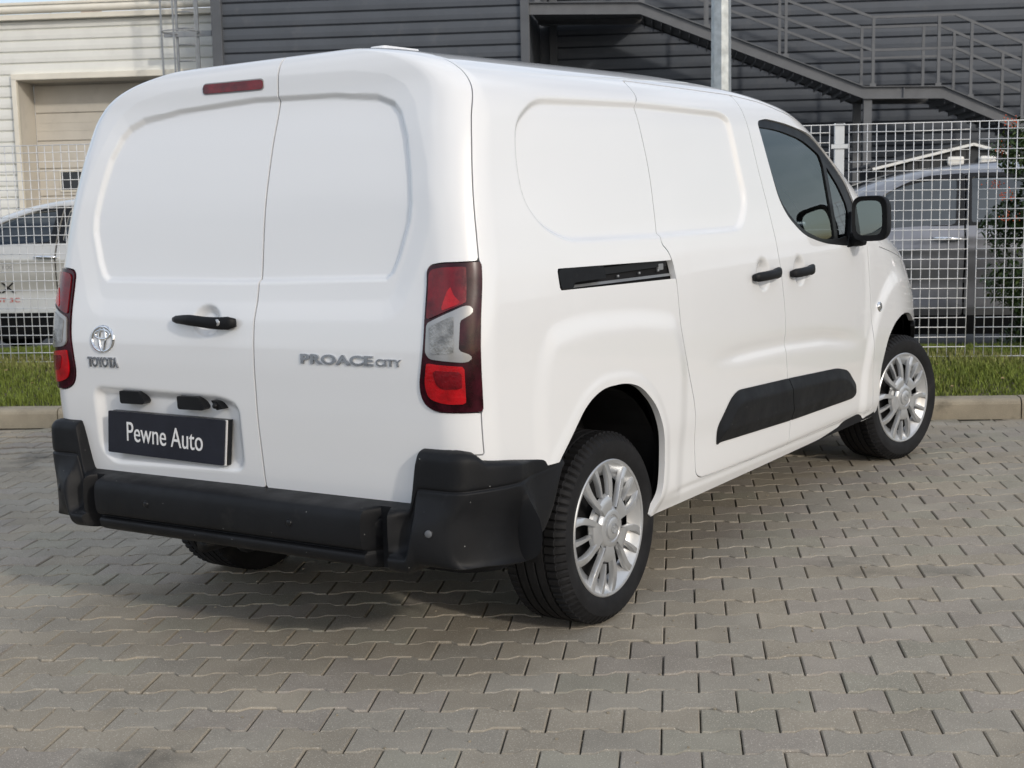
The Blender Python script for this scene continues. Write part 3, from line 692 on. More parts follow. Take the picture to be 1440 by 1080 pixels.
for _ in range(46):
    a=random.uniform(0,6.28);z=random.uniform(.7,1.72) if random.random()<.8 else random.uniform(.3,.8);r=.53*(1-.5*max(0,(z-1.2)/.6)**2);c=(r*math.cos(a),r*.82*math.sin(a),z)
    if mnoise.noise((c[0]*2.2,c[1]*2.2,z*2.2))<-.05: continue
    for _k in range(26):
        p=(c[0]+random.gauss(0,.028),c[1]+random.gauss(0,.024),c[2]+random.gauss(0,.022));rr=random.uniform(.0045,.007)
        b.add([(p[0]+rr*q[0],p[1]+rr*q[1],p[2]+rr*q[2]) for q in ((1,0,0),(0,1,0),(-1,0,0),(0,-1,0),(0,0,1),(0,0,-1))],[(0,1,4),(1,2,4),(2,3,4),(3,0,4),(1,0,5),(2,1,5),(3,2,5),(0,3,5)],True)
tag(b.obj('berries',M['berry'],bs_),kind='stuff')

# ------------------------------------------------------------------ cars parked behind the fence (x forward, origin under the rear axle)
def build_car(name,label,xr,xf,w,wb,win,doors,paint,handle_x,bpil,sillz,handle_z=.97,group='cars parked behind the fence',zmax=1.62,wr=.335):
    car=thing(name,label,'car',group=group)
    rr=tab('.2:.22 1.0:.22 1.3:.25 %.3f:.05'%zmax);fx=tab('.2:.75 .9:.8 1.2:.5 %.3f:.2'%zmax);fy=tab('.2:.55 1.0:.6 1.3:.45 %.3f:.05'%zmax)
    zs=np.r_[np.linspace(.24,1.0,46),np.linspace(1.0,zmax-.10,46)[1:],np.linspace(zmax-.10,zmax-.003,22)[1:]]
    P,S=loft(zs,xr,xf,w,rr,fx,fy,150,40,10,12);N=gnormals(P);X,Y,Z=P[...,0],P[...,1],P[...,2];side=(S>.05)&(S<8)
    d=np.zeros(X.shape)
    d+=np.where(side,.010*np.exp(-((Z-(.90+.02*X))/.03)**2)-.022*np.exp(-((Z-.66)/.11)**2)+.012*np.exp(-((Z-.46)/.05)**2),0)
    P=P+N*d[...,None];N=gnormals(P);X,Y,Z=P[...,0],P[...,1],P[...,2]
    wins=[fsdf(q,X,Z,S<8.6,.4) for q in win];drs=[fsdf(q,X,Z,side,.4) for q in doors]
    ar=[.41-np.sqrt((X-cx)**2+(Z-wr)**2) for cx in (0,wb)];ar=[np.where(side|(S<.2),a,-.4) for a in ar]
    clad=np.where(side|True,sillz-Z,-.4)
    ws=fsdf(rpoly([(.66,1.08),(.52,zmax-.10),(-.52,zmax-.10),(-.66,1.08)],.05),Y,Z,(S>8)&(X>1.2),.4)
    rw=fsdf(rpoly([(.60,1.08),(.50,zmax-.12),(-.50,zmax-.12),(-.60,1.08)],.05),Y,Z,(S<.1)&(X<.6),.4)
    cut=np.minimum.reduce([-a for a in wins]+[-a-.003 for a in drs]+[-a for a in ar]+[-ws,-rw,-clad])
    shell('body',P,N,cut,paint,car,flange=.02)
    for sd in (-1,1):
        m=Y*sd>0
        for q,dd in zip(doors,drs):
            o=shell('door',P,N,np.minimum.reduce([np.where(m,dd-.003,-.4)]+[-a for a in wins]+[-a for a in ar]+[-clad]),paint,car,flange=.02)
            if o is None or sd<0: continue
            cx=max(p[0] for p in q)
        for a in wins: shell('window',P,N,np.where(m,a+.002,-.4),M['glass_dark'],car,off=-.01)
    for sd in (-1,1):
        for dd in drs: shell('window_frame',P,N,np.minimum.reduce([np.where(side&(Y*sd>0),dd-.004,-.4),Z-(1.12 if zmax>1.55 else 1.07),*[-a for a in wins]]),M['black_smooth'],car,off=.0015)
    shell('windscreen',P,N,ws-.004,M['glass_dark'],car,off=-.004);shell('rear_window',P,N,rw-.004,M['glass_dark'],car,off=-.004)
    shell('lower_cladding',P,N,np.minimum.reduce([clad-.003]+[-a-.0 for a in ar]),M['black'],car,flange=.03)
    # insides
    b=MB();b.box((wb/2+.1,0,.62),(wb*.9,1.2,.5),.05);b.box((bpil-.25,0,.75),(.9,1.45,.35),.08)
    for sy in (-.36,.36):
        for px in (bpil-.05,bpil-1.0): b.box((px,sy,1.0),(.18,.48,.55),.06);b.box((px-.06,sy,1.33),(.10,.24,.17),.04)
    b.box((bpil+.85,0,.98),(.4,1.3,.2),.05);b.obj('interior',M['seat'],car)
    b=MB();b.box((wb/2,0,.30),(wb+.9,1.35,.12));b.obj('underbody',M['dark'],car)
    for sd in (-1,1):
        for hx in handle_x:
            yv=float(w(handle_z))*sd;b=MB();b.tube([(hx-.11,yv,handle_z-.005),(hx-.085,yv+.028*sd,handle_z-.002),(hx,yv+.036*sd,handle_z),(hx+.085,yv+.028*sd,handle_z+.004),(hx+.11,yv,handle_z+.004)],[.010,.013,.017,.013,.009],10);b.obj('handle',M['chrome'],car)
        b=MB();mx=bpil+.86;b.tube([(mx,sd*.80,1.07),(mx+.02,sd*.95,1.10)],.03,8);b.box((mx+.02,sd*1.0,1.13),(.14,.20,.15),.05);b.obj('door_mirror',paint,car)
    for cx in (0,wb):
        for sd in (-1,1):
            b=MB();b.lathe([(.21,0),(.24,-.012),(.29,-.015),(.32,.0),(wr,.03),(wr,.17),(.30,.20),(.2,.20)],'y',k=48);t=b.obj('wheel',M['rubber'],car);t.matrix_local=Matrix.Translation((cx,sd*.86,wr))@Matrix.Rotation(math.pi if sd>0 else 0,4,'Z')
            b=MB();b.lathe([(.215,.0),(.205,.01),(.20,.06),(0,.06)],'y',k=32)
            for j in range(5):
                a=2*math.pi*j/5;b.bar((.03*math.cos(a),.012,.03*math.sin(a)),(.205*math.cos(a),.008,.205*math.sin(a)),.05,.02,(0,1,0))
            b.obj('rim',M['silver'],t)
            G=[[(cx+.42*math.cos(q),sd*yy,wr+.42*math.sin(q)) for yy in (.80,.60)] for q in np.linspace(-.1,math.pi+.1,15)];b=MB();b.grid(G,False);b.obj('wheel_well',M['dark'],car)
    return car
zm=1.655
sx=tab('.2:-.72 .45:-.86 .9:-.90 1.1:-.84 1.35:-.70 1.52:-.55 1.60:-.30 1.655:.35');sf=tab('.2:3.30 .45:3.58 .8:3.55 .95:3.35 1.04:2.92 1.10:2.80 1.30:2.45 1.46:2.12 1.555:1.78 1.61:1.40 1.64:.95 1.655:.5');sw=tab('.2:.84 .4:.90 .75:.925 1.0:.91 1.10:.875 1.3:.785 1.47:.70 1.56:.635 1.60:.55 1.64:.36 1.655:.05')
suv_win=[rpoly([(1.44,1.135,.02),(1.405,1.505,.03),(1.72,1.485,.1),(1.96,1.40,.1),(2.26,1.20,.05),(2.42,1.085,.03)],.03),rpoly([(1.315,1.145,.02),(1.285,1.512,.03),(.55,1.505,.1),(.38,1.19,.06)],.03),rpoly([(.26,1.20,.05),(.42,1.49,.05),(.05,1.46,.1),(-.42,1.25,.06)],.03)]
suv_door=[rpoly([(1.385,.33,.05),(1.375,1.10,.05),(1.335,1.54,.02),(1.75,1.515,.1),(2.02,1.415,.1),(2.52,1.07,.05),(2.50,.6,.1),(2.35,.33,.08)],.03),rpoly([(.55,.33,.05),(.36,.75,.1),(.30,1.10,.05),(.48,1.54,.05),(1.325,1.54,.02),(1.365,1.10,.05),(1.375,.33,.05)],.03)]
suv=build_car('silver_car','silver grey car with tinted rear windows behind the right end of the fence',sx,sf,sw,2.70,suv_win,suv_door,M['car_silver'],(1.52,.52),1.35,.40,handle_z=1.02,zmax=zm)
suv.matrix_world=TF((3.66,12.30,-.06))@Matrix.Rotation(math.pi,4,'Z')
zl=1.50
lx_=tab('.2:-.70 .45:-.80 .9:-.80 1.05:-.72 1.25:-.55 1.40:-.30 1.50:.4');lf=tab('.2:3.30 .45:3.52 .75:3.46 .9:3.2 .99:2.85 1.06:2.72 1.22:2.35 1.34:2.0 1.43:1.58 1.475:1.15 1.50:.6');lw=tab('.2:.82 .4:.86 .7:.875 .95:.865 1.04:.835 1.2:.76 1.34:.675 1.42:.60 1.46:.50 1.49:.3 1.50:.05')
lc_win=[rpoly([(1.45,1.085,.02),(1.42,1.36,.03),(1.70,1.335,.1),(1.95,1.255,.1),(2.35,1.045,.04)],.03),rpoly([(1.33,1.09,.02),(1.31,1.365,.03),(.6,1.35,.1),(.30,1.13,.06)],.03)]
lc_door=[rpoly([(1.40,.42,.05),(1.39,1.06,.05),(1.365,1.395,.02),(1.72,1.365,.1),(2.0,1.275,.1),(2.44,1.02,.05),(2.42,.6,.1),(2.30,.42,.08)],.03),rpoly([(.55,.42,.05),(.36,.72,.1),(.22,1.10,.05),(.55,1.385,.1),(1.355,1.395,.02),(1.38,1.06,.05),(1.39,.42,.05)],.03)]
lcar=build_car('pale_car','pale silver hatchback with lettering on its door behind the left of the fence',lx_,lf,lw,2.55,lc_win,lc_door,M['car_light'],(1.47,.55),1.38,.47,handle_z=.955,zmax=zl,wr=.315)
lcar.matrix_world=TF((-4.00,12.24,-.03))@Matrix.Rotation(math.pi,4,'Z')
def on_door(s,size,w_,x0,z0,m,name,bold=0):
    me,c,wd=text_mesh(s,size,.0006,bold);k=w_/wd
    # seen from the camera side (local +y): text runs towards local -x
    link(name,map_mesh(me,lambda c:np.stack([x0-c[:,0]*k,np.array([float(lw(z0+q)) for q in c[:,1]])+.003+c[:,2]-.015*np.exp(-((z0+c[:,1]-.66)/.11)**2),z0+c[:,1]],1)),m,lcar)
on_door('LX',.135,.215,1.985,.645,M['print_black'],'door_lettering')
on_door('ST 3C',.055,.21,1.945,.565,M['print_red'],'door_lettering')
on_door('ROO',.045,.105,1.875,.855,M['print_grey'],'door_lettering')
for o in (lcar,suv):
    pass

# ------------------------------------------------------------------ the white van (x forward, y left, z up; origin under the rear axle)
van=thing('panel_van','white panel van with twin rear doors standing on the grey pavers','van',(VO[0],VO[1],0),(0,0,VH))
def mir(p): return p+[(-a,b) for a,b in p[::-1]]
C_REC=mir([(.0001,1.722),(.117,1.718),(.337,1.710),(.50,1.692),(.565,1.668),(.597,1.638),(.632,1.57),(.660,1.464),(.674,1.38),(.672,1.327),(.640,1.225),(.618,1.182),(.594,1.165),(.0001,1.158)])
C_CON=mir([(.0001,1.783),(.40,1.767),(.53,1.745),(.60,1.712),(.645,1.66),(.685,1.57),(.722,1.48),(.748,1.36),(.743,1.29),(.718,1.21),(.676,1.10),(.645,1.065),(.60,1.048),(.0001,1.042)])
C_LIC=rpoly([(.655,.823,.05),(.05,.815,.08),(-.03,.79,.05),(-.022,.572,.05),(.60,.556,.05),(.655,.60,.04)],.05)
C_SREC=rpoly([(-.425,1.50,.10),(-.39,1.60,.05),(-.26,1.672,.12),(.36,1.680,.05),(1.01,1.665,.02),(1.085,1.648,.07),(1.098,1.45,.1),(1.112,1.335,.06),(1.02,1.222,.10),(.345,1.226,.05),(-.23,1.238,.10),(-.36,1.29,.10),(-.43,1.37,.08)],.05)
C_FLARE=rpoly([(-.50,.80,.1),(-.46,.93,.1),(-.39,1.015,.12),(-.19,1.034,.1),(.15,1.018,.1),(.43,.978,.1),(.50,.80,.1),(.46,.3),(-.48,.3)],.02)
C_ARCH=rpoly([(-.375,.60,.02),(-.312,.656,.05),(-.215,.748,.06),(-.115,.785,.06),(.03,.782,.06),(.13,.757,.06),(.235,.678,.06),(.285,.59,.06),(.303,.49,.06),(.29,.39,.03),(.245,.30,.0),(.20,.15,0),(-.50,.15,0),(-.40,.50,0)],.03)
C_ARCHF=rpoly([(2.60,.15,0),(2.575,.36,.05),(2.585,.50,.08),(2.66,.63,.08),(2.80,.715,.1),(2.96,.738,.1),(3.13,.712,.1),(3.28,.63,.08),(3.36,.5,.05),(3.38,.15,0)],.03)
C_SLIDE=rpoly([(.415,1.757,.03),(1.2375,1.737,.001),(1.238,1.64,.03),(1.262,1.45,.05),(1.314,1.19,.03),(1.348,1.048,.03),(1.374,.905,.03),(1.38,.74,.03),(1.396,.62,.03),(1.45,.44,.02),(1.44,.332,.01),(1.086,.340,.02),(.761,.352,.02),(.60,.361,.02),(.556,.382,.03),(.545,.50,.03),(.542,.62,.05),(.488,.762,.08),(.442,.905,.08),(.433,.993,.04),(.426,1.08,.02),(.408,1.146,.02),(.382,1.183,.02),(.346,1.205,.02),(.362,1.305,.05),(.381,1.448,.05),(.373,1.60,.03),(.374,1.674,.01),(.40,1.695,.02)],.02)
C_FDOOR=rpoly([(1.238,1.737,.0),(1.48,1.715,.05),(1.75,1.662,.1),(1.98,1.60,.1),(2.18,1.51,.1),(2.33,1.39,.1),(2.425,1.24,.06),(2.412,1.075,.04),(2.438,.845,.05),(2.464,.642,.05),(2.464,.51,.05),(2.486,.325,.02),(1.44,.332,0),(1.45,.44,.02),(1.396,.62,.03),(1.38,.74,.03),(1.374,.905,.03),(1.348,1.048,.03),(1.314,1.19,.03),(1.262,1.45,.05),(1.238,1.64,.03)],.02)
C_WIN=rpoly([(1.343,1.636,.035),(1.45,1.648,.03),(1.64,1.634,.1),(1.933,1.59,.1),(2.128,1.508,.1),(2.235,1.40,.1),(2.335,1.245,.05),(2.345,1.125,.03),(2.30,1.092,.05),(1.86,1.128,.12),(1.622,1.176,.1),(1.482,1.256,.1),(1.418,1.327,.1),(1.376,1.481,.1)],.03)
C_GLS=rpoly([(1.356,1.618,.015),(1.556,1.610,.1),(1.814,1.572,.1),(1.985,1.508,.02),(2.008,1.46,.01),(2.008,1.14,.01),(1.850,1.146,.1),(1.648,1.194,.1),(1.520,1.262,.1),(1.442,1.33,.1),(1.392,1.48,.1)],.03)
C_QTR=rpoly([(2.040,1.462,.015),(2.155,1.372,.05),(2.222,1.285,.03),(2.235,1.15,.02),(2.045,1.138,.01)],.02)
C_RAIL=rpoly([(-.316,1.166),(-.04,1.159),(.420,1.147),(.437,1.084),(-.054,1.095),(-.310,1.101)],.010)
C_RCAP=rpoly([(-.313,1.1635,.016),(-.050,1.157,.004),(-.044,1.119,.004),(-.230,1.119,.012),(-.240,1.1015,.004),(-.306,1.1035,.016)],.01)
C_TRIM=rpoly([(.725,.455,.02),(.728,.52,.03),(.835,.612,.04),(.90,.636,.05),(1.435,.611,.05),(1.98,.580,.04),(2.13,.552,.05),(2.255,.47,.03),(2.262,.425,.02),(2.205,.412,.02),(1.477,.432,.05),(.75,.463,.02)],.02)
LAMP=rpoly([(.134,1.208,.004),(.02,1.208,.03),(-.026,1.200,.035),(-.032,1.06,.05),(-.036,.98,.05),(-.046,.925,.03),(-.056,.87,.03),(-.045,.826,.03),(-.005,.805,.04),(.134,.8005,.004)],.02)
DOORBOT=rpoly([(-.2,.532,0),(.700,.527,.03),(.722,.545,.02),(.742,.672,.02),(.765,.690,.02),(.93,.676,0),(1.2,.676,0),(1.2,2.2,0),(-.2,2.2,0)],.02)
P0,S0=loft(vlevels(205),VG,VF,VW,VRR,VFX,VFY,470,230,20,18,VT)
N0=gnormals(P0)
X,Y,Z=P0[...,0],P0[...,1],P0[...,2]
right=(Y<0)&(S0<8.6); rearm=(S0<.10)&(X<.2)
aY=np.abs(Y)
ell=lambda a,b,ca,cb,ra,rb:1-np.sqrt(((a-ca)/ra)**2+((b-cb)/rb)**2)
disp=np.zeros(X.shape)
far=lambda p,A,B,m,f=.3:fsdf(p,A,B,m,f)
d_con=far(C_CON,Y,Z,rearm); d_rec=far(C_REC,Y,Z,rearm); d_lic=far(C_LIC,Y,Z,rearm)
disp-=.0075*np.clip(d_con/.06,0,1)+.0125*sm(-.001,.014,d_rec)+.024*sm(0,.034,d_lic)
disp-=np.where(rearm,.020*sm(0,.55,ell(Y,Z,.105,1.043,.066,.053)),0)
sidem=(S0>.12)&(S0<8.6); sr=sidem&right
d_sr=far(C_SREC,X,Z,sidem); disp-=.015*sm(-.002,.018,d_sr)*np.where(sidem,1,0)
disp-=np.where(sr,.020*sm(0,.6,ell(X,Z,1.170,1.047,.072,.066))+.020*sm(0,.6,ell(X,Z,1.550,1.036,.068,.064)),0)
d_fl=far(C_FLARE,X,Z,sidem); disp+=.008*sm(0,.085,d_fl)
rf=np.sqrt((X-2.93)**2+(Z-.36)**2); disp+=np.where((X>2.2)&((S0<8)|(S0<8.5))&(Z<1.05),.012*sm(.62,.53,rf),0)
zc=np.interp(X,[.6,.73,1.06,1.41,1.82,2.15,2.4],[.77,.773,.768,.757,.73,.686,.65])
disp-=np.where(sidem,.0075*np.exp(-((Z-zc)/.030)**2)*sm(.62,.95,X)*sm(2.35,2.0,X),0)
# the soft shoulder under the rail and the rocker below the doors
disp-=np.where(sidem,.004*np.exp(-((Z-(.345-.02*(X-.6)))/.010)**2)*sm(.3,.5,X)*sm(2.5,2.4,X),0)
# wheel-arch lips
d_ar=far(C_ARCH,X,Z,sidem); d_af=far(C_ARCHF,X,Z,(X>2.2))
disp+=np.where(sidem,.004*sm(-.05,-.012,d_ar),0)
P1=P0+N0*disp[...,None]; N1=gnormals(P1)
# fields of the panels
gapw=.0022
f_door=np.minimum.reduce([(.128-S0),1.836-Z,np.where(rearm|(S0<.2),far(DOORBOT,aY,Z,S0<.25,.4),-.4),np.where(S0<8,1,-1)*.5])
d_lamp=far(LAMP,S0,Z,S0<.3)
f_door=np.minimum(f_door,-d_lamp-.0015)
jog=-.100
f_dr=np.minimum(f_door-.002,jog-.0035-Y); f_dl=np.minimum(f_door-.002,Y-jog-.0035)
d_sl=far(C_SLIDE,X,Z,sr); d_fd=far(C_FDOOR,X,Z,sidem); d_win=far(C_WIN,X,Z,(X>1.1)&(X<2.6)&(S0>.12)); d_rail=far(C_RAIL,X,Z,sr,.15)
d_ws=far(rpoly([(.76,1.195),(.56,1.66),(-.56,1.66),(-.76,1.195)],.06),Y,Z,(X>1.75)&((S0>8)))
d_hood=np.where((X>2.58),np.minimum(Z-(1.075-.17*(X-2.6)),1.172-Z),-.3)
d_fb=np.where(X>2.9,np.minimum(.655-Z,X-3.10),-.3)
d_hl=np.where(S0>8,np.minimum.reduce([Z-.80,.985-Z-.0*(X),aY-.52,.80-aY,X-2.9]),-.3)
low=np.where(S0<.5,Z-.42,np.where(X<3.2,Z-(.298-.008*X),Z-.30))
low=np.where((S0<8)&(X<-.29),Z-.60,low)
f_body=np.minimum.reduce([-f_door-gapw*.9,-d_lamp-.001,-d_sl-gapw,-d_fd-gapw,-d_win,-d_rail,-d_ar,-d_af,-d_ws,-d_hood-gapw,-d_fb-gapw,-d_hl-.002,low])
shell('body',P1,N1,f_body,M['white'],van,flange=.022)
rd=shell('rear_door',P1,N1,f_dl,M['white'],van,flange=.022); tag(rd,'wider left rear door with handle and number board')
rd2=shell('rear_door',P1,N1,f_dr,M['white'],van,flange=.022); tag(rd2,'narrower right rear door with model lettering')
sdoor=shell('sliding_door',P1,N1,np.minimum.reduce([d_sl-gapw,low+.03]),M['white'],van,flange=.022)
for side in (-1,1):
    m=(Y*side>0)
    fd=shell('front_door',P1,N1,np.minimum.reduce([np.where(m,d_fd-gapw,-.3),-d_win,-d_af]),M['white'],van,flange=.022)
    fd['label']='right front door with mirror' if side<0 else 'left front door'
    if side<0: fdoor=fd
    shell('window_seal',P1,N1,np.minimum.reduce([np.where(m,d_win-.0005,-.3),-far(C_GLS,X,Z,m)+.002,-far(C_QTR,X,Z,m)+.002]),M['black_smooth'],fd,off=-.007,flange=.014)
    shell('window',P1,N1,np.where(m,far(C_GLS,X,Z,m)+.001,-.3),M['glass'],fd,off=-.013)
    shell('quarter_window',P1,N1,np.where(m,far(C_QTR,X,Z,m)+.001,-.3),M['glass'],fd,off=-.012)
shell('windscreen',P1,N1,d_ws-.004,M['glass'],van,off=-.006)
shell('bonnet',P1,N1,d_hood-gapw,M['white'],van,flange=.02)
shell('front_bumper',P1,N1,np.minimum.reduce([d_fb-gapw,-d_af,low]),M['black'],van,flange=.02,off=.004)
for side in (-1,1): shell('headlight',P1,N1,np.where(Y*side>0,d_hl-.001,-.3),M['clear'],van,off=.003,flange=.02)
# added dark shell, stops light leaking at the gaps (a coarse copy of the skin, set inside it)
Pi,Si=loft(np.r_[np.linspace(.30,1.70,60),np.linspace(1.70,1.8555,26)[1:]],VG,VF,VW,VRR,VFX,VFY,120,60,8,10,VT);Ni=gnormals(Pi);Xi,Yi,Zi=Pi[...,0],Pi[...,1],Pi[...,2]
f_in=np.minimum.reduce([-far(C_WIN,Xi,Zi,(Xi>1.1)&(Si<8.5),.4)-.03,-far(C_ARCH,Xi,Zi,Si<8)-.02,-far(C_ARCHF,Xi,Zi,Xi>2.2)-.02,-far(rpoly([(.80,1.16),(.60,1.69),(-.60,1.69),(-.80,1.16)],.06),Yi,Zi,(Xi>1.6)&(Si>7.9),.4)])
shell('light_block_shell',Pi,Ni,f_in,M['dark'],van,off=-.040)
# wheel wells, floor, axle and cabin
for cx,wx in ((-.03,.40),(2.975,.42)):
    for s in (-1,1):
        G=[];
        yo=lambda x:min(.87,float(VW(.5))*VT(np.array([x]))[0]-(.035 if cx<1 else .06+.35*max(0,x-3.05)))
        qs=np.linspace(-.15,math.pi+.15,19)
        G=[[(cx+wx*math.cos(q),s*yo(cx+wx*math.cos(q)),.36+wx*1.02*math.sin(q)),(cx+wx*math.cos(q),s*.60,.36+wx*1.02*math.sin(q))] for q in qs]
        b=MB();b.grid(G,False)
        b.add([(cx+wx*math.cos(q),s*.60,.36+wx*1.02*math.sin(q)) for q in qs],[tuple(range(19))])
        b.obj('wheel_well',M['dark'],van)

b=MB();b.box((1.45,0,.30),(4.0,1.15,.05));b.box((1.5,0,.30),(2.1,1.70,.04));b.box((-.60,0,.36),(.25,1.30,.06));b.obj('underbody',M['dark'],van)
b=MB();b.tube([(0,-.66,.30),(0,.66,.30)],.05,12);b.box((.35,.42,.33),(.75,.06,.06),.01);b.box((.35,-.42,.33),(.75,.06,.06),.01);b.obj('rear_axle',M['black_smooth'],van)
b=MB();b.tube([(-.62,.35,.27),(-.25,.36,.25),(.5,.30,.24),(2.2,.1,.24)],[.026,.026,.024,.024],10);b.tube([(-.45,.36,.27),(-.42,.36,.27),(-.02,.33,.27),(.02,.33,.27)],[.03,.075,.075,.03],14);b.obj('exhaust',M['black_smooth'],van)
b=MB();bz=np.linspace(.33,1.78,16);bp=[(float(VW(z))-.07,z) for z in bz];bp=bp+[(-y,z) for y,z in bp[::-1]];b.prism(bp,lambda y,z:(1.27,y*.985,z),lambda y,z:(1.29,y*.985,z));b.obj('bulkhead',M['seat'],van)
b=MB();b.box((2.42,0,.98),(.50,1.52,.26),.06);b.box((2.12,-.02,.86),(.3,.3,.34),.05);b.obj('dashboard',M['black_smooth'],van)
for sy in (-.42,.42):
    b=MB();b.box((1.72,sy,.68),(.52,.48,.16),.05);b.box((1.50,sy,1.02),(.14,.46,.58),.05,None);b.box((1.46,sy,1.40),(.10,.26,.18),.04);b.obj('seat',M['seat'],van)
b=MB();b.tube([(2.08+.05*math.cos(q),.40+.185*math.sin(q),1.06+.17*math.cos(q)) for q in np.linspace(0,2*math.pi,25)],.016,8);b.tube([(2.08,.40,1.06),(2.35,.40,.95)],.03,8);b.box((2.08,.40,1.06),(.03,.34,.04),.01);b.obj('steering_wheel',M['black_smooth'],van)
# tail lamps: smoked housing, red, clear and bright-red lenses, dark outer strip
for side in (-1,1):
    m=(Y*side>0)&(S0<.3)
    tl=shell('tail_light',P1,N1,np.where(m,d_lamp-.001,-.3),M['red_dark'],van,off=.006,flange=.03)
    def lens(nm,poly,mk,off,fl=.006):
        return shell(nm,P1,N1,np.where(m,far(poly,S0,Z,m),-.3),M[mk],tl,off=off,flange=fl)
    lens('upper_lens',rpoly([(.090,1.196,.004),(.02,1.196,.025),(-.016,1.188,.03),(-.022,1.055,.01),(.010,1.066,.01),(.090,1.100,.004)],.01),'red',.0105)
    lens('upper_reflector',rpoly([(.046,1.150,.01),(.030,1.100,.02),(.024,1.078,.004),(.078,1.098,.004),(.058,1.118,.01)],.01),'red_bright',.0125)
    lens('clear_frame',rpoly([(-.020,1.045,.008),(.088,1.092,.01),(.107,1.088,.008),(.109,1.070,.008),(.076,1.052,.006),(.073,.972,.006),(.106,.958,.008),(.106,.944,.008),(.085,.939,.008),(-.010,.950,.008),(-.024,.965,.008)],.006),'silver_edge',.0115)
    lens('clear_lens',rpoly([(-.010,1.036,.006),(.060,1.066,.006),(.060,.965,.006),(-.004,.962,.006)],.006),'clear',.0135)
    lens('lower_lens',rpoly([(-.022,.938,.004),(.086,.928,.004),(.086,.826,.004),(.030,.826,.03),(-.022,.842,.04),(-.032,.88,.02)],.01),'red_bright',.0105)
    lens('lower_reflector',rpoly([(.000,.920,.006),(.078,.914,.006),(.078,.868,.006),(.010,.868,.03)],.006),'red',.0125)
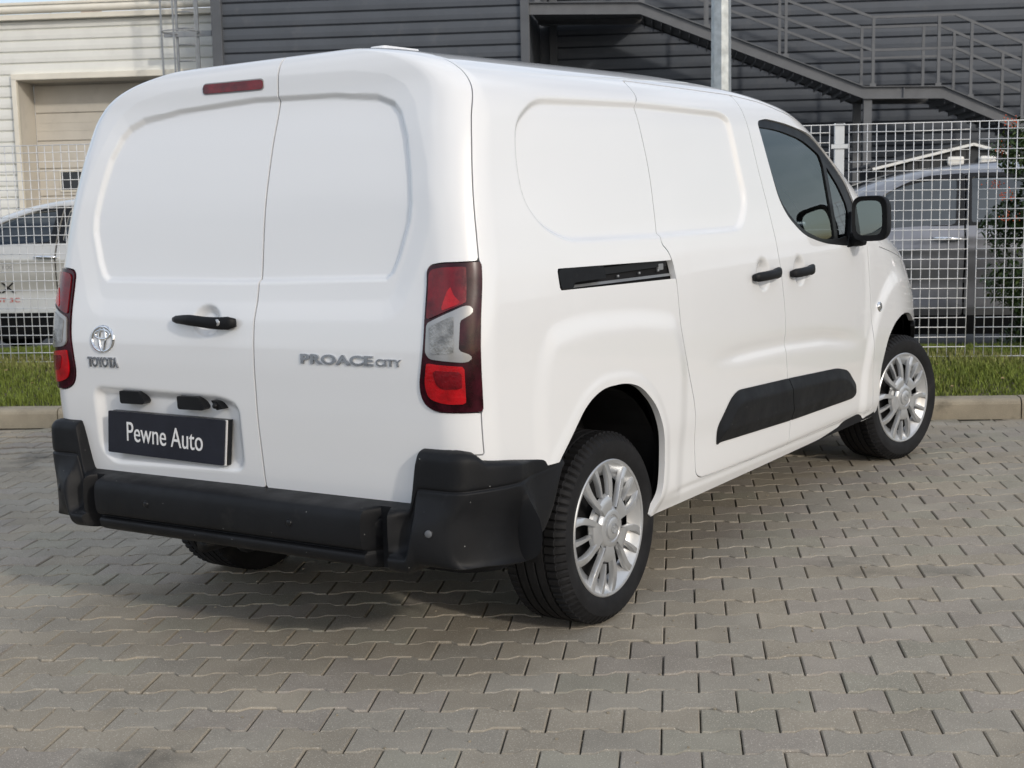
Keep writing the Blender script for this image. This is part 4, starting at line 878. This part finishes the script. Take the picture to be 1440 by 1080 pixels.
# rear bumper with corner uprights and step
def bumper():
    Cp=[(-.05,.534),(.010,.532),(.040,.530),(.075,.527),(.096,.522),(.106,.513),(.111,.499),(.113,.480),(.113,.450),(.110,.424),(.104,.411),(.088,.406),(.083,.400),(.098,.395),(.101,.385),(.095,.368),(.078,.354),(.03,.345),(-.12,.338)]
    Ep=[(-.05,.700),(.008,.699),(.030,.692),(.042,.676),(.0435,.655),(.0445,.593),(.040,.5895),(.040,.5855),(.0455,.582),(.050,.565),(.066,.542),(.086,.522),(.102,.503),(.111,.475),(.111,.445),(.105,.412),(.090,.386),(.05,.368),(-.12,.362)]
    Sp=[(-.05,.668),(.007,.667),(.009,.663),(.010,.655),(.0105,.64),(.011,.593),(.0105,.589),(.0105,.585),(.0115,.580),(.012,.560),(.013,.53),(.014,.505),(.0145,.482),(.014,.45),(.012,.42),(.008,.394),(.002,.372),(-.02,.352),(-.12,.345)]
    def dense(p): # resample with small roundings
        p=np.array(p);t=np.arange(len(p));tt=np.linspace(0,len(p)-1,73)
        a=np.stack([np.interp(tt,t,p[:,i]) for i in (0,1)],1)
        for _ in range(2): a[1:-1]=.25*a[:-2]+.5*a[1:-1]+.25*a[2:]
        return a
    C,E,S_=dense(Cp),dense(Ep),dense(Sp)
    # perimeter: right side (x forward) -> slanted corner face -> ridge -> rear centre
    xr,w,r=-.757,.912,.125
    per=[]
    for x in np.linspace(-.345,-.60,26,endpoint=False): per.append((x,-w,0,-1,.196+x+.632))
    xa,ya,xb,yb=-.60,-w,-.752,-.858;q1=math.atan2(-(xa-xb),-(ya-yb)*-1)
    n1=np.array([-.335,-.942])
    for t in np.linspace(0,1,22,endpoint=False):
        nn=np.array([0,-1.])*(1-sm(0,.6,t))+n1*sm(0,.6,t);nn/=np.linalg.norm(nn);per.append((xa+(xb-xa)*t,ya+(yb-ya)*t-.010*math.sin(math.pi*t),nn[0],nn[1],.228-.19*t))
    for t in np.linspace(0,1,10,endpoint=False):
        aa=math.atan2(-.335,.942);an=-math.pi/2+aa+(-math.pi/2-aa)*t*1.0;nx_,ny_=math.cos(an),math.sin(an)
        per.append((-.752-.005*t,-.858+.012*t,nx_,ny_,.038-.03*t))
    for y in np.linspace(-.846,-.60,40,endpoint=False): per.append((xr,y,-1,0,.008-(.846-abs(y))))
    for y in np.linspace(-.60,0,24,endpoint=False): per.append((xr,y,-1,0,.008-(.846-abs(y))))
    full=per+[(xr,0,-1,0,-.838)]+[(a,-b,c,-d,s) for a,b,c,d,s in per[::-1]]
    G=[]
    for x,y,nx,ny,s in full:
        a=sm(.60,.72,abs(y)) if s<.0 else 1.0
        up=sm(.700,.738,abs(y)) if s<0 else 1.0
        pr=np.stack([C[:,0]*(1-a)+E[:,0]*a,C[:,1]*(1-up)+E[:,1]*up],1)
        k=sm(.20,.34,s);k2=sm(.06,.26,s)
        # lower mass keeps its depth round the corner and fades along the side
        q=pr.copy();q[:,0]=pr[:,0]*(1-k)+S_[:,0]*k;q[:,1]=pr[:,1]*(1-k2)+S_[:,1]*k2
        if s>-.005:
            top=np.interp(x,[-.757,-.73,-.705,-.345],[.699,.692,.667,.603]);mz=q[:,1].max()
            q[:,1]=np.where(q[:,1]>.595,.595+(q[:,1]-.595)*(top-.595)/(mz-.595),q[:,1])
            lift=np.interp(x,[-.60,-.50,-.44,-.40,-.345],[0,.01,.045,.10,.25]);q[:,1]=np.where(q[:,1]<.60,.60-(.60-q[:,1])*np.maximum(.02,(.60-.345-lift))/.255,q[:,1])
        yy=VT(np.array([x]))[0]
        row=[]
        if s>.23 or abs(y)<.60: row=[(x+nx*d,(y+ny*d)*yy,z) for d,z in q]
        else:
            ga=.5*(abs(x+.60)/.152) if s>.0381 else (.5+.05*(.038-s)/.03 if s>.008 else .55+.45*(.846-abs(y))/.246)
            ga=min(1,max(0,ga));ph=ga*math.pi/2;lx=-.60-.270*math.sin(ph)**.77;ly=-(.60+.324*math.cos(ph)**.77)*(1 if y<0 else -1)
            for d,z in q:
                wl=min(1,max(0,(d-.0455)/.066)) if s>-.2 else 0
                ux,uy=x+nx*min(d,.0455),y+ny*min(d,.0455)
                row.append((ux+(lx-ux)*wl,(uy+(ly-uy)*wl)*yy,z))
        G.append(row)
    return np.array(G)
GB=bumper();b=MB();b.grid(GB);bo=b.obj('rear_bumper',M['black'],van,sharp=40)
def bump_at(y,z):
    k=np.argmin(((GB[...,1]-y)**2+(GB[...,2]-z)**2)+(GB[...,0]>-.74)*9);p=GB.reshape(-1,3)[k];i,j=divmod(k,GB.shape[1])
    a=GB[min(i+1,len(GB)-1),j]-GB[i-1,j];c=GB[i,min(j+1,GB.shape[1]-1)]-GB[i,j-1];n=np.cross(a,c);n/=np.linalg.norm(n);n=n if n[0]<0 else -n
    return Vector(p),Vector(n)
for y,z in ((.31,.462),(-.296,.462),(-.785,.478),(.785,.478)):
    p,n=bump_at(y,z);q=n.to_track_quat('Z','Y').to_matrix()
    b=MB();b.lathe([(0,.0035),(.0085,.0035),(.010,.002),(.0115,-.002)],'z',k=20);o=b.obj('parking_sensor',M['anth_trim' if y<-.5 else 'black_smooth'],bo);o.matrix_local=Matrix.Translation(p)@q.to_4x4()
    b=MB();b.lathe([(.0115,-.002),(.0120,.0012),(.0135,.0012),(.0142,-.002)],'z',k=24);o=b.obj('sensor_ring',M['black_smooth'],bo);o.matrix_local=Matrix.Translation(p)@q.to_4x4()
p,n=bump_at(-.585,.462);b=MB();b.lathe([(0,.0016),(.0265,.0016),(.028,.0005),(.0285,-.002)],'z',k=28);b.lathe([(.0305,-.003),(.031,.0008),(.0325,-.002)],'z',k=28);o=b.obj('towing_eye_cover',M['black'],bo);o.matrix_local=Matrix.Translation(p)@n.to_track_quat('Z','Y').to_matrix().to_4x4()
# side rail with its end cover
rc=shell('door_rail',P1,N1,d_rail+.004,M['dark'],van,off=-.028,flange=-.026)
b=MB();G=[[(x,-(float(VW(1.12))-.020)*VT(np.array([x]))[0],z0) for x in np.linspace(-.05,.40,12)] for z0 in (1.128,1.150)];b.grid(G);b.obj('upper_track',M['black_smooth'],rc)
b=MB();G=[[(x,-(float(VW(1.10))-.014-.004*k)*VT(np.array([x]))[0],1.100+.004*k-.012*(x+.05)) for x in np.linspace(-.22,.42,12)] for k in (0,1,2)];b.grid(G);b.obj('lower_track',M['steel'],rc)
b=MB()
for x in (.06,.20,.33): b.tube([(x,-.893,1.118),(x,-.900,1.118)],.004,10)
b.box((.36,-.887,1.128),(.035,.012,.022),.003);b.obj('rail_screw',M['steel'],rc)
shell('rail_end_cover',P1,N1,far(C_RCAP,X,Z,sr,.15),M['black'],van,off=.0025,flange=.03)
# rubbing strip on both right-hand doors
d_t=far(C_TRIM,X,Z,sr)
Pt=P1+N1*(.004+.017*np.clip(d_t/.045,0,1)-.0*Z)[...,None];Nt=gnormals(Pt)
bs=np.interp(Z,[.40,.44,.62,.70],[1.470,1.45,1.398,1.39])
shell('rubbing_strip',Pt,Nt,np.minimum(d_t,bs-.003-X),M['black'],sdoor,flange=.03)
shell('rubbing_strip',Pt,Nt,np.minimum(d_t,X-bs-.003),M['black'],fdoor,flange=.03)
# handles
def pull(pts,rad,flat,name,m,parent,k=14):
    """a grip: loft of flattened ellipses along pts; flat = direction that is squeezed"""
    pts=np.array(pts,float);n=len(pts);V=[];fl=np.array(flat,float)
    for i,p in enumerate(pts):
        t=pts[min(i+1,n-1)]-pts[max(0,i-1)];t/=np.linalg.norm(t);f=fl-t*(fl@t);f/=np.linalg.norm(f);u=np.cross(t,f)
        V.append([p+f*rad[i][0]*np.cos(q)*abs(np.cos(q))**-.25+u*rad[i][1]*np.sign(np.sin(q))*abs(np.sin(q))**.75 if abs(np.cos(q))>1e-6 else p+u*rad[i][1]*np.sign(np.sin(q)) for q in np.linspace(0,2*np.pi,k,endpoint=False)])
    b=MB();b.grid(np.array(V),True,True);m0=(len(pts)-1)*k
    b.f.append(tuple(range(k)));b.f.append(tuple(range(m0,m0+k)));b.sm+=[True,True]
    return b.obj(name,m,parent)
def yside(x,z): return -float(VW(z))*VT(np.array([float(x)]))[0]
for (xa,xb,zz,par) in ((1.052,1.305,1.044,sdoor),(1.430,1.668,1.033,fdoor)):
    n=11;xs=np.linspace(xa,xb,n);pts=[];rad=[]
    for i,x in enumerate(xs):
        t=i/(n-1);o=.012+.020*math.sin(math.pi*min(1,max(0,t*1.02)))**.7
        pts.append((x,yside(x,zz)-o,zz+.006*(t-.5)));rad.append((.010+.005*math.sin(math.pi*t),.013 if t<.05 else .016 if t>.95 else .018+.003*(t>.65)))
    pull(pts,rad,(0,1,0),'handle',M['black'],par)
n=13;pts=[];rad=[]
for i in range(n):
    t=i/(n-1);y=.238-.270*t;z=1.046-.006*t
    pts.append((float(VG(z))-.010-.022*math.sin(math.pi*t)**.6,y,z+.003*math.sin(6*t)));rad.append((.008+.004*math.sin(math.pi*t),.008 if t<.03 else .011+.006*min(1,t*3) if t<.55 else .017+.004*(t-.55)/.45 if t<.95 else .013))
h=pull(pts,rad,(1,0,0),'handle',M['black'],rd)
b=MB();b.lathe([(0,-.004),(.010,-.004),(.0115,0)],'x',(float(VG(1.04))-.032,.022,1.041),20);b.obj('lock_barrel',M['silver'],h)
# high brake lamp
d_b=far(rpoly([(.222,1.776,.012),(-.038,1.772,.013),(-.038,1.744,.013),(.222,1.748,.012)],.012),Y,Z,rearm,.2)
shell('brake_lamp',P1,N1,d_b,M['red'],rd,off=.004,flange=.02);shell('brake_lamp_seal',P1,N1,np.minimum(d_b+.004,-d_b+.0005),M['print_grey'],rd,off=.0015,flange=.01)
# number board
xb=-.7745
pl=MB();a=[(.575,.741),(.034,.737),(.066,.590),(.604,.599)]
lean=lambda z:xb+.010*(z-.67)/.07*-.5
pl.prism(rpoly([(p[0],p[1],.006) for p in a],.006,3),lambda y,z:(lean(z)+.006,y,z),lambda y,z:(lean(z),y,z));nb=pl.obj('number_board',M['plate'],rd)
pl=MB();pl.prism([(p[0]-.004,p[1]-.001) for p in a],lambda y,z:(lean(z)+.011,y,z),lambda y,z:(lean(z)+.0065,y,z));pl.obj('board_backing',M['print_white'],nb)
pl=MB();pl.prism([(p[0]-.010,p[1]) for p in a],lambda y,z:(lean(z)+.026,y,z),lambda y,z:(lean(z)+.0115,y,z));pl.obj('board_bracket',M['black_smooth'],nb)
def put(s,size,w,y0,z0,xf,m,par,name,ext=.0015,bold=0,sh=0,slant=0,spacing=1.0):
    me,c,wd=text_mesh(s,size,ext,bold,spacing=spacing);k=w/wd
    def fn(c):
        z=z0+c[:,1]+slant*c[:,0]*k
        return np.stack([np.array([xf(q) for q in z])-c[:,2],y0-c[:,0]*k-sh*(c[:,1]),z],1)
    return link(name,map_mesh(me,fn),m,par)
put('Pewne Auto',.094,.352,.500,.6435,lambda z:lean(z)-.0012,M['print_white'],nb,'lettering',.0006,.0,.16,-.035)
bx=lambda z:float(VG(z))-.002
put('TOYOTA',.044,.150,.664,.886,bx,M['badge'],rd,'maker_lettering',.003,.0016)
put('PROACE',.038,.276,-.294,.925,bx,M['badge'],rd2,'model_lettering',.003,.0014,spacing=1.05)
put('CITY',.028,.092,-.580,.925,bx,M['badge'],rd2,'model_lettering',.003,.0006,spacing=1.05)
# emblem: three ellipses
def ell_ring(b,cy,cz,ry,rz,t,xo,h):
    G=[]
    for q in np.linspace(0,2*np.pi,49)[:-1]:
        cs,sn=math.cos(q),math.sin(q);r=[]
        for dr,hh in ((-t,0),(-t*.6,h),(t*.6,h),(t,0)): 
            z=cz+(rz+dr)*sn;r.append((float(VG(z))-xo-hh,cy+(ry+dr)*cs,z))
        G.append(r)
    G=np.array(G);G=np.concatenate([G,G[:1]]);b.grid(G)
b=MB();ell_ring(b,.587,.977,.053,.041,.005,.0,.006);ell_ring(b,.587,.992,.036,.0145,.0042,.001,.005);ell_ring(b,.587,.977,.0155,.039,.0042,.001,.005);b.obj('emblem',M['chrome'],rd)
# number-plate lamps and camera
for ya,yb,za in ((.516,.402,.790),(.244,.128,.784)):
    b=MB();f=lambda y,z:(-.748,y,z);g=lambda y,z:(-.782,y-.006,z)
    b.prism(rpoly([(ya,za+.020,.006),(yb+.02,za+.021,.006),(yb-.006,za-.012,.006),(yb+.004,za-.021,.004),(ya,za-.022,.01)],.005,3),f,g);b.obj('plate_lamp',M['black_smooth'],rd)
b=MB();b.prism(rpoly([(.092,.797,.005),(.066,.794,.005),(.042,.771,.005),(.070,.766,.005)],.005,3),lambda y,z:(-.75,y,z),lambda y,z:(-.776,y,z));b.lathe([(0,-.010),(.007,-.010),(.009,-.006),(.009,0)],'x',(-.774,.072,.780),16);b.obj('reversing_camera',M['black_smooth'],rd)
# door mirror and indicator
mi=MB()
def rbox(b,c,hx,hy,hz,taper=.75,n=7,k=28):
    G=[]
    for i in range(n+1):
        t=i/n;x=c[0]-hx+2*hx*t;s=(1-(1-taper)*t**2.2)*(1 if t>0 else .96);s*=(1-.55*max(0,(t-.8)/.2)**2)
        G.append([(x,c[1]+hy*s*np.sign(math.cos(q))*abs(math.cos(q))**.45,c[2]+hz*s*np.sign(math.sin(q))*abs(math.sin(q))**.45) for q in np.linspace(0,2*math.pi,k,endpoint=False)])
    b.grid(np.array(G),True,True);m0=n*k;L0=len(b.v)-len(G)*k;b.f.append(tuple(L0+m0+i for i in range(k)));b.sm.append(True)
    return G
MC=(2.20,-.978,1.222)
rbox(mi,MC,.055,.082,.100);mh=mi.obj('door_mirror',M['black'],fdoor)
b=MB();q=np.linspace(0,2*math.pi,32,endpoint=False)
o=[(MC[0]-.052,MC[1]+.080*np.sign(math.cos(t))*abs(math.cos(t))**.45,MC[2]+.098*np.sign(math.sin(t))*abs(math.sin(t))**.45) for t in q]
i_=[(MC[0]-.046,MC[1]+.006+.061*np.sign(math.cos(t))*abs(math.cos(t))**.5,MC[2]+.002+.076*np.sign(math.sin(t))*abs(math.sin(t))**.5) for t in q]
b.add(o+i_,[(j,(j+1)%32,32+(j+1)%32,32+j) for j in range(32)]);b.obj('mirror_frame',M['black'],mh)
b=MB();b.add([(p[0]-.001+.10*(p[1]-MC[1])*.25,p[1],p[2]) for p in i_],[tuple(range(32))]);b.obj('mirror_glass',M['mirror'],mh)
b=MB();b.box((2.225,-.885,1.13),(.075,.09,.062),.018);b.prism(rpoly([(2.245,1.255,.01),(2.335,1.225,.01),(2.345,1.10,.01),(2.13,1.098,.02),(2.18,1.14,.03)],.01,3),lambda x,z:(x,yside(x,z)+.030,z),lambda x,z:(x,yside(x,z)-.002,z));b.obj('mirror_arm',M['black'],mh)
b=MB();p=Vector((2.555,yside(2.555,.797)-.006,.797));b.lathe([(0,-.008),(.010,-.008),(.015,-.005),(.018,.0)],'y',p,24);o=b.obj('side_repeater',M['clear'],van)
b=MB();b.lathe([(.018,-.004),(.020,-.0055),(.024,-.002),(.025,.004)],'y',p,24);b.obj('repeater_rim',M['chrome'],o)
# roof aerial base
b=MB();b.prism(rpoly([(-.35,-.05,.03),(.10,-.035,.03),(.10,.035,.03),(-.35,.05,.03)],.02,4),lambda x,y:(x*.5-.20,y-.30,1.826),lambda x,y:(x*.42-.20,y*.6-.30,1.862));b.obj('roof_fairing',M['white'],van)
# wheels
def wheel_parts():
    R=.3125
    prof=[(.205,.012),(.222,.000),(.236,-.006),(.262,-.012),(.283,-.010),(.297,.000),(.3045,.010),(.3075,.016)]
    tread=[]
    h=.016
    for gpos in (.055,.090,.128,.163):
        tread+=[(R-.0012*abs(h-.108)/.1,h+.001),(R-.0008,gpos-.004),(R-.0085,gpos-.0035),(R-.0085,gpos+.0035),(R-.0008,gpos+.004)];h=gpos+.004
    tread+=[(R-.001,.196)]
    inner=[(.3075,.200),(.300,.208),(.28,.214),(.25,.214),(.215,.205)]
    P=prof+tread+inner
    k=288;b=MB();vs=[];fs=[];n=len(P)
    for j in range(k):
        q=2*math.pi*j/k
        for i,(r,hh) in enumerate(P):
            rr=r
            if 5<=i<=9 and j%4==0: rr-=.009
            if i==len(prof)+len(tread)-1 and j%4==0: rr-=.008
            vs.append((rr*math.cos(q),hh,rr*math.sin(q)))
    for j in range(k):
        for i in range(n-1): fs.append((j*n+i,((j+1)%k)*n+i,((j+1)%k)*n+i+1,j*n+i+1))
    b.add(vs,fs,True);ty=b.mesh('tyre');ty.set_sharp_from_angle(angle=math.radians(28));ty.materials.append(M['rubber'])
    b=MB();b.lathe([(.208,.010),(.200,.03),(.185,.05),(.16,.055),(.03,.05),(0,.05)],'y',k=48);b.lathe([(.208,.190),(.19,.150),(.06,.14),(0,.14)],'y',k=40);dk=b.mesh('rim');dk.materials.append(M['dark'])
    # cover: outer ring, sloping dish panels between spokes, spokes, centre
    b=MB();b.lathe([(.224,.006),(.2235,-.002),(.220,-.0045),(.213,-.003),(.210,.002)],'y',k=96)
    for j in range(15):                                    # sloping plates, deep towards the hub
        q0,q1=2*math.pi*(j+.04)/15,2*math.pi*(j+.96)/15;G=[]
        for r,hh in ((.2115,.000),(.195,.010),(.174,.022),(.168,.030)): G.append([(r*math.cos(t),hh,r*math.sin(t)) for t in np.linspace(q0-.02,q1+.02,7)])
        b.grid(G)
    b.lathe([(.090,.026),(.086,.014),(.06,.004)],'y',k=60)
    def spoke(a0,r0,r1,w0,w1,d0,d1,dp=.018,curve=0):
        n=9;G=[]
        for i in range(n):
            t=i/(n-1);r=r0+(r1-r0)*t;w=(w0+(w1-w0)*t**1.6)/2;d=d0+(d1-d0)*t-.004*math.sin(math.pi*t);a=a0+curve*(t-.5)**2
            c,s=math.cos(a),math.sin(a);row=[]
            for u,hh in ((-w*1.10,d+dp),(-w,d+.0012),(-w*.90,d),(w*.90,d),(w,d+.0012),(w*1.10,d+dp)): row.append((r*c-u*s,hh,r*s+u*c))
            G.append(row)
        b.grid(G)
    for k5 in range(5):
        a=2*math.pi*k5/5+math.radians(18+72*.5)
        for sg in (-1,1): spoke(a+sg*.385,.070,.2185,.017,.027,-.010,-.001,curve=-sg*.35)
        spoke(a,.116,.2185,.009,.019,-.002,-.001)
        # raised bridge that joins the pair
        G=[]
        for r,hh in ((.060,-.010),(.082,-.0125),(.100,-.011),(.110,-.006),(.114,.008)): G.append([(r*math.cos(t),hh,r*math.sin(t)) for t in np.linspace(a-.40*(.062/r)**.1,a+.40*(.062/r)**.1,9)])
        b.grid(G)
    b.lathe([(.072,.002),(.066,-.008),(.056,-.012),(.045,-.013),(.041,-.009),(.038,-.009),(.036,-.016),(.030,-.0185),(.015,-.0195),(0,-.0195)],'y',k=48)
    cv=b.mesh('wheel_cover');cv.set_sharp_from_angle(angle=math.radians(45));cv.materials.append(M['silver'])
    b=MB()
    for ry,rz,cz in ((.020,.0155,0),(.0135,.0055,.0055),(.006,.0148,0)):
        b.tube([(ry*math.cos(q),-.0200,cz+rz*math.sin(q)) for q in np.linspace(0,2*math.pi,33)],.0012,6,False)
    em=b.mesh('cover_emblem');em.materials.append(M['steel'])
    return ty,dk,cv,em
WP=wheel_parts()
def put_wheel(x,side,rot):
    w=link('wheel',WP[0],None,van);T=Matrix.Translation((x,side*.70,WZ))@Matrix.Rotation(math.radians(-14 if x>1 else 0),4,'Z')@Matrix.Translation((0,side*(WY-.70),0))@Matrix.Rotation(math.pi if side>0 else 0,4,'Z')@Matrix.Rotation(rot,4,'Y');w.matrix_local=T
    for nm,me in (('rim',WP[1]),('wheel_cover',WP[2]),('cover_emblem',WP[3])): link(nm,me,None,w)
put_wheel(0,-1,.28);put_wheel(2.975,-1,.10);put_wheel(0,1,.7);put_wheel(2.975,1,1.1)
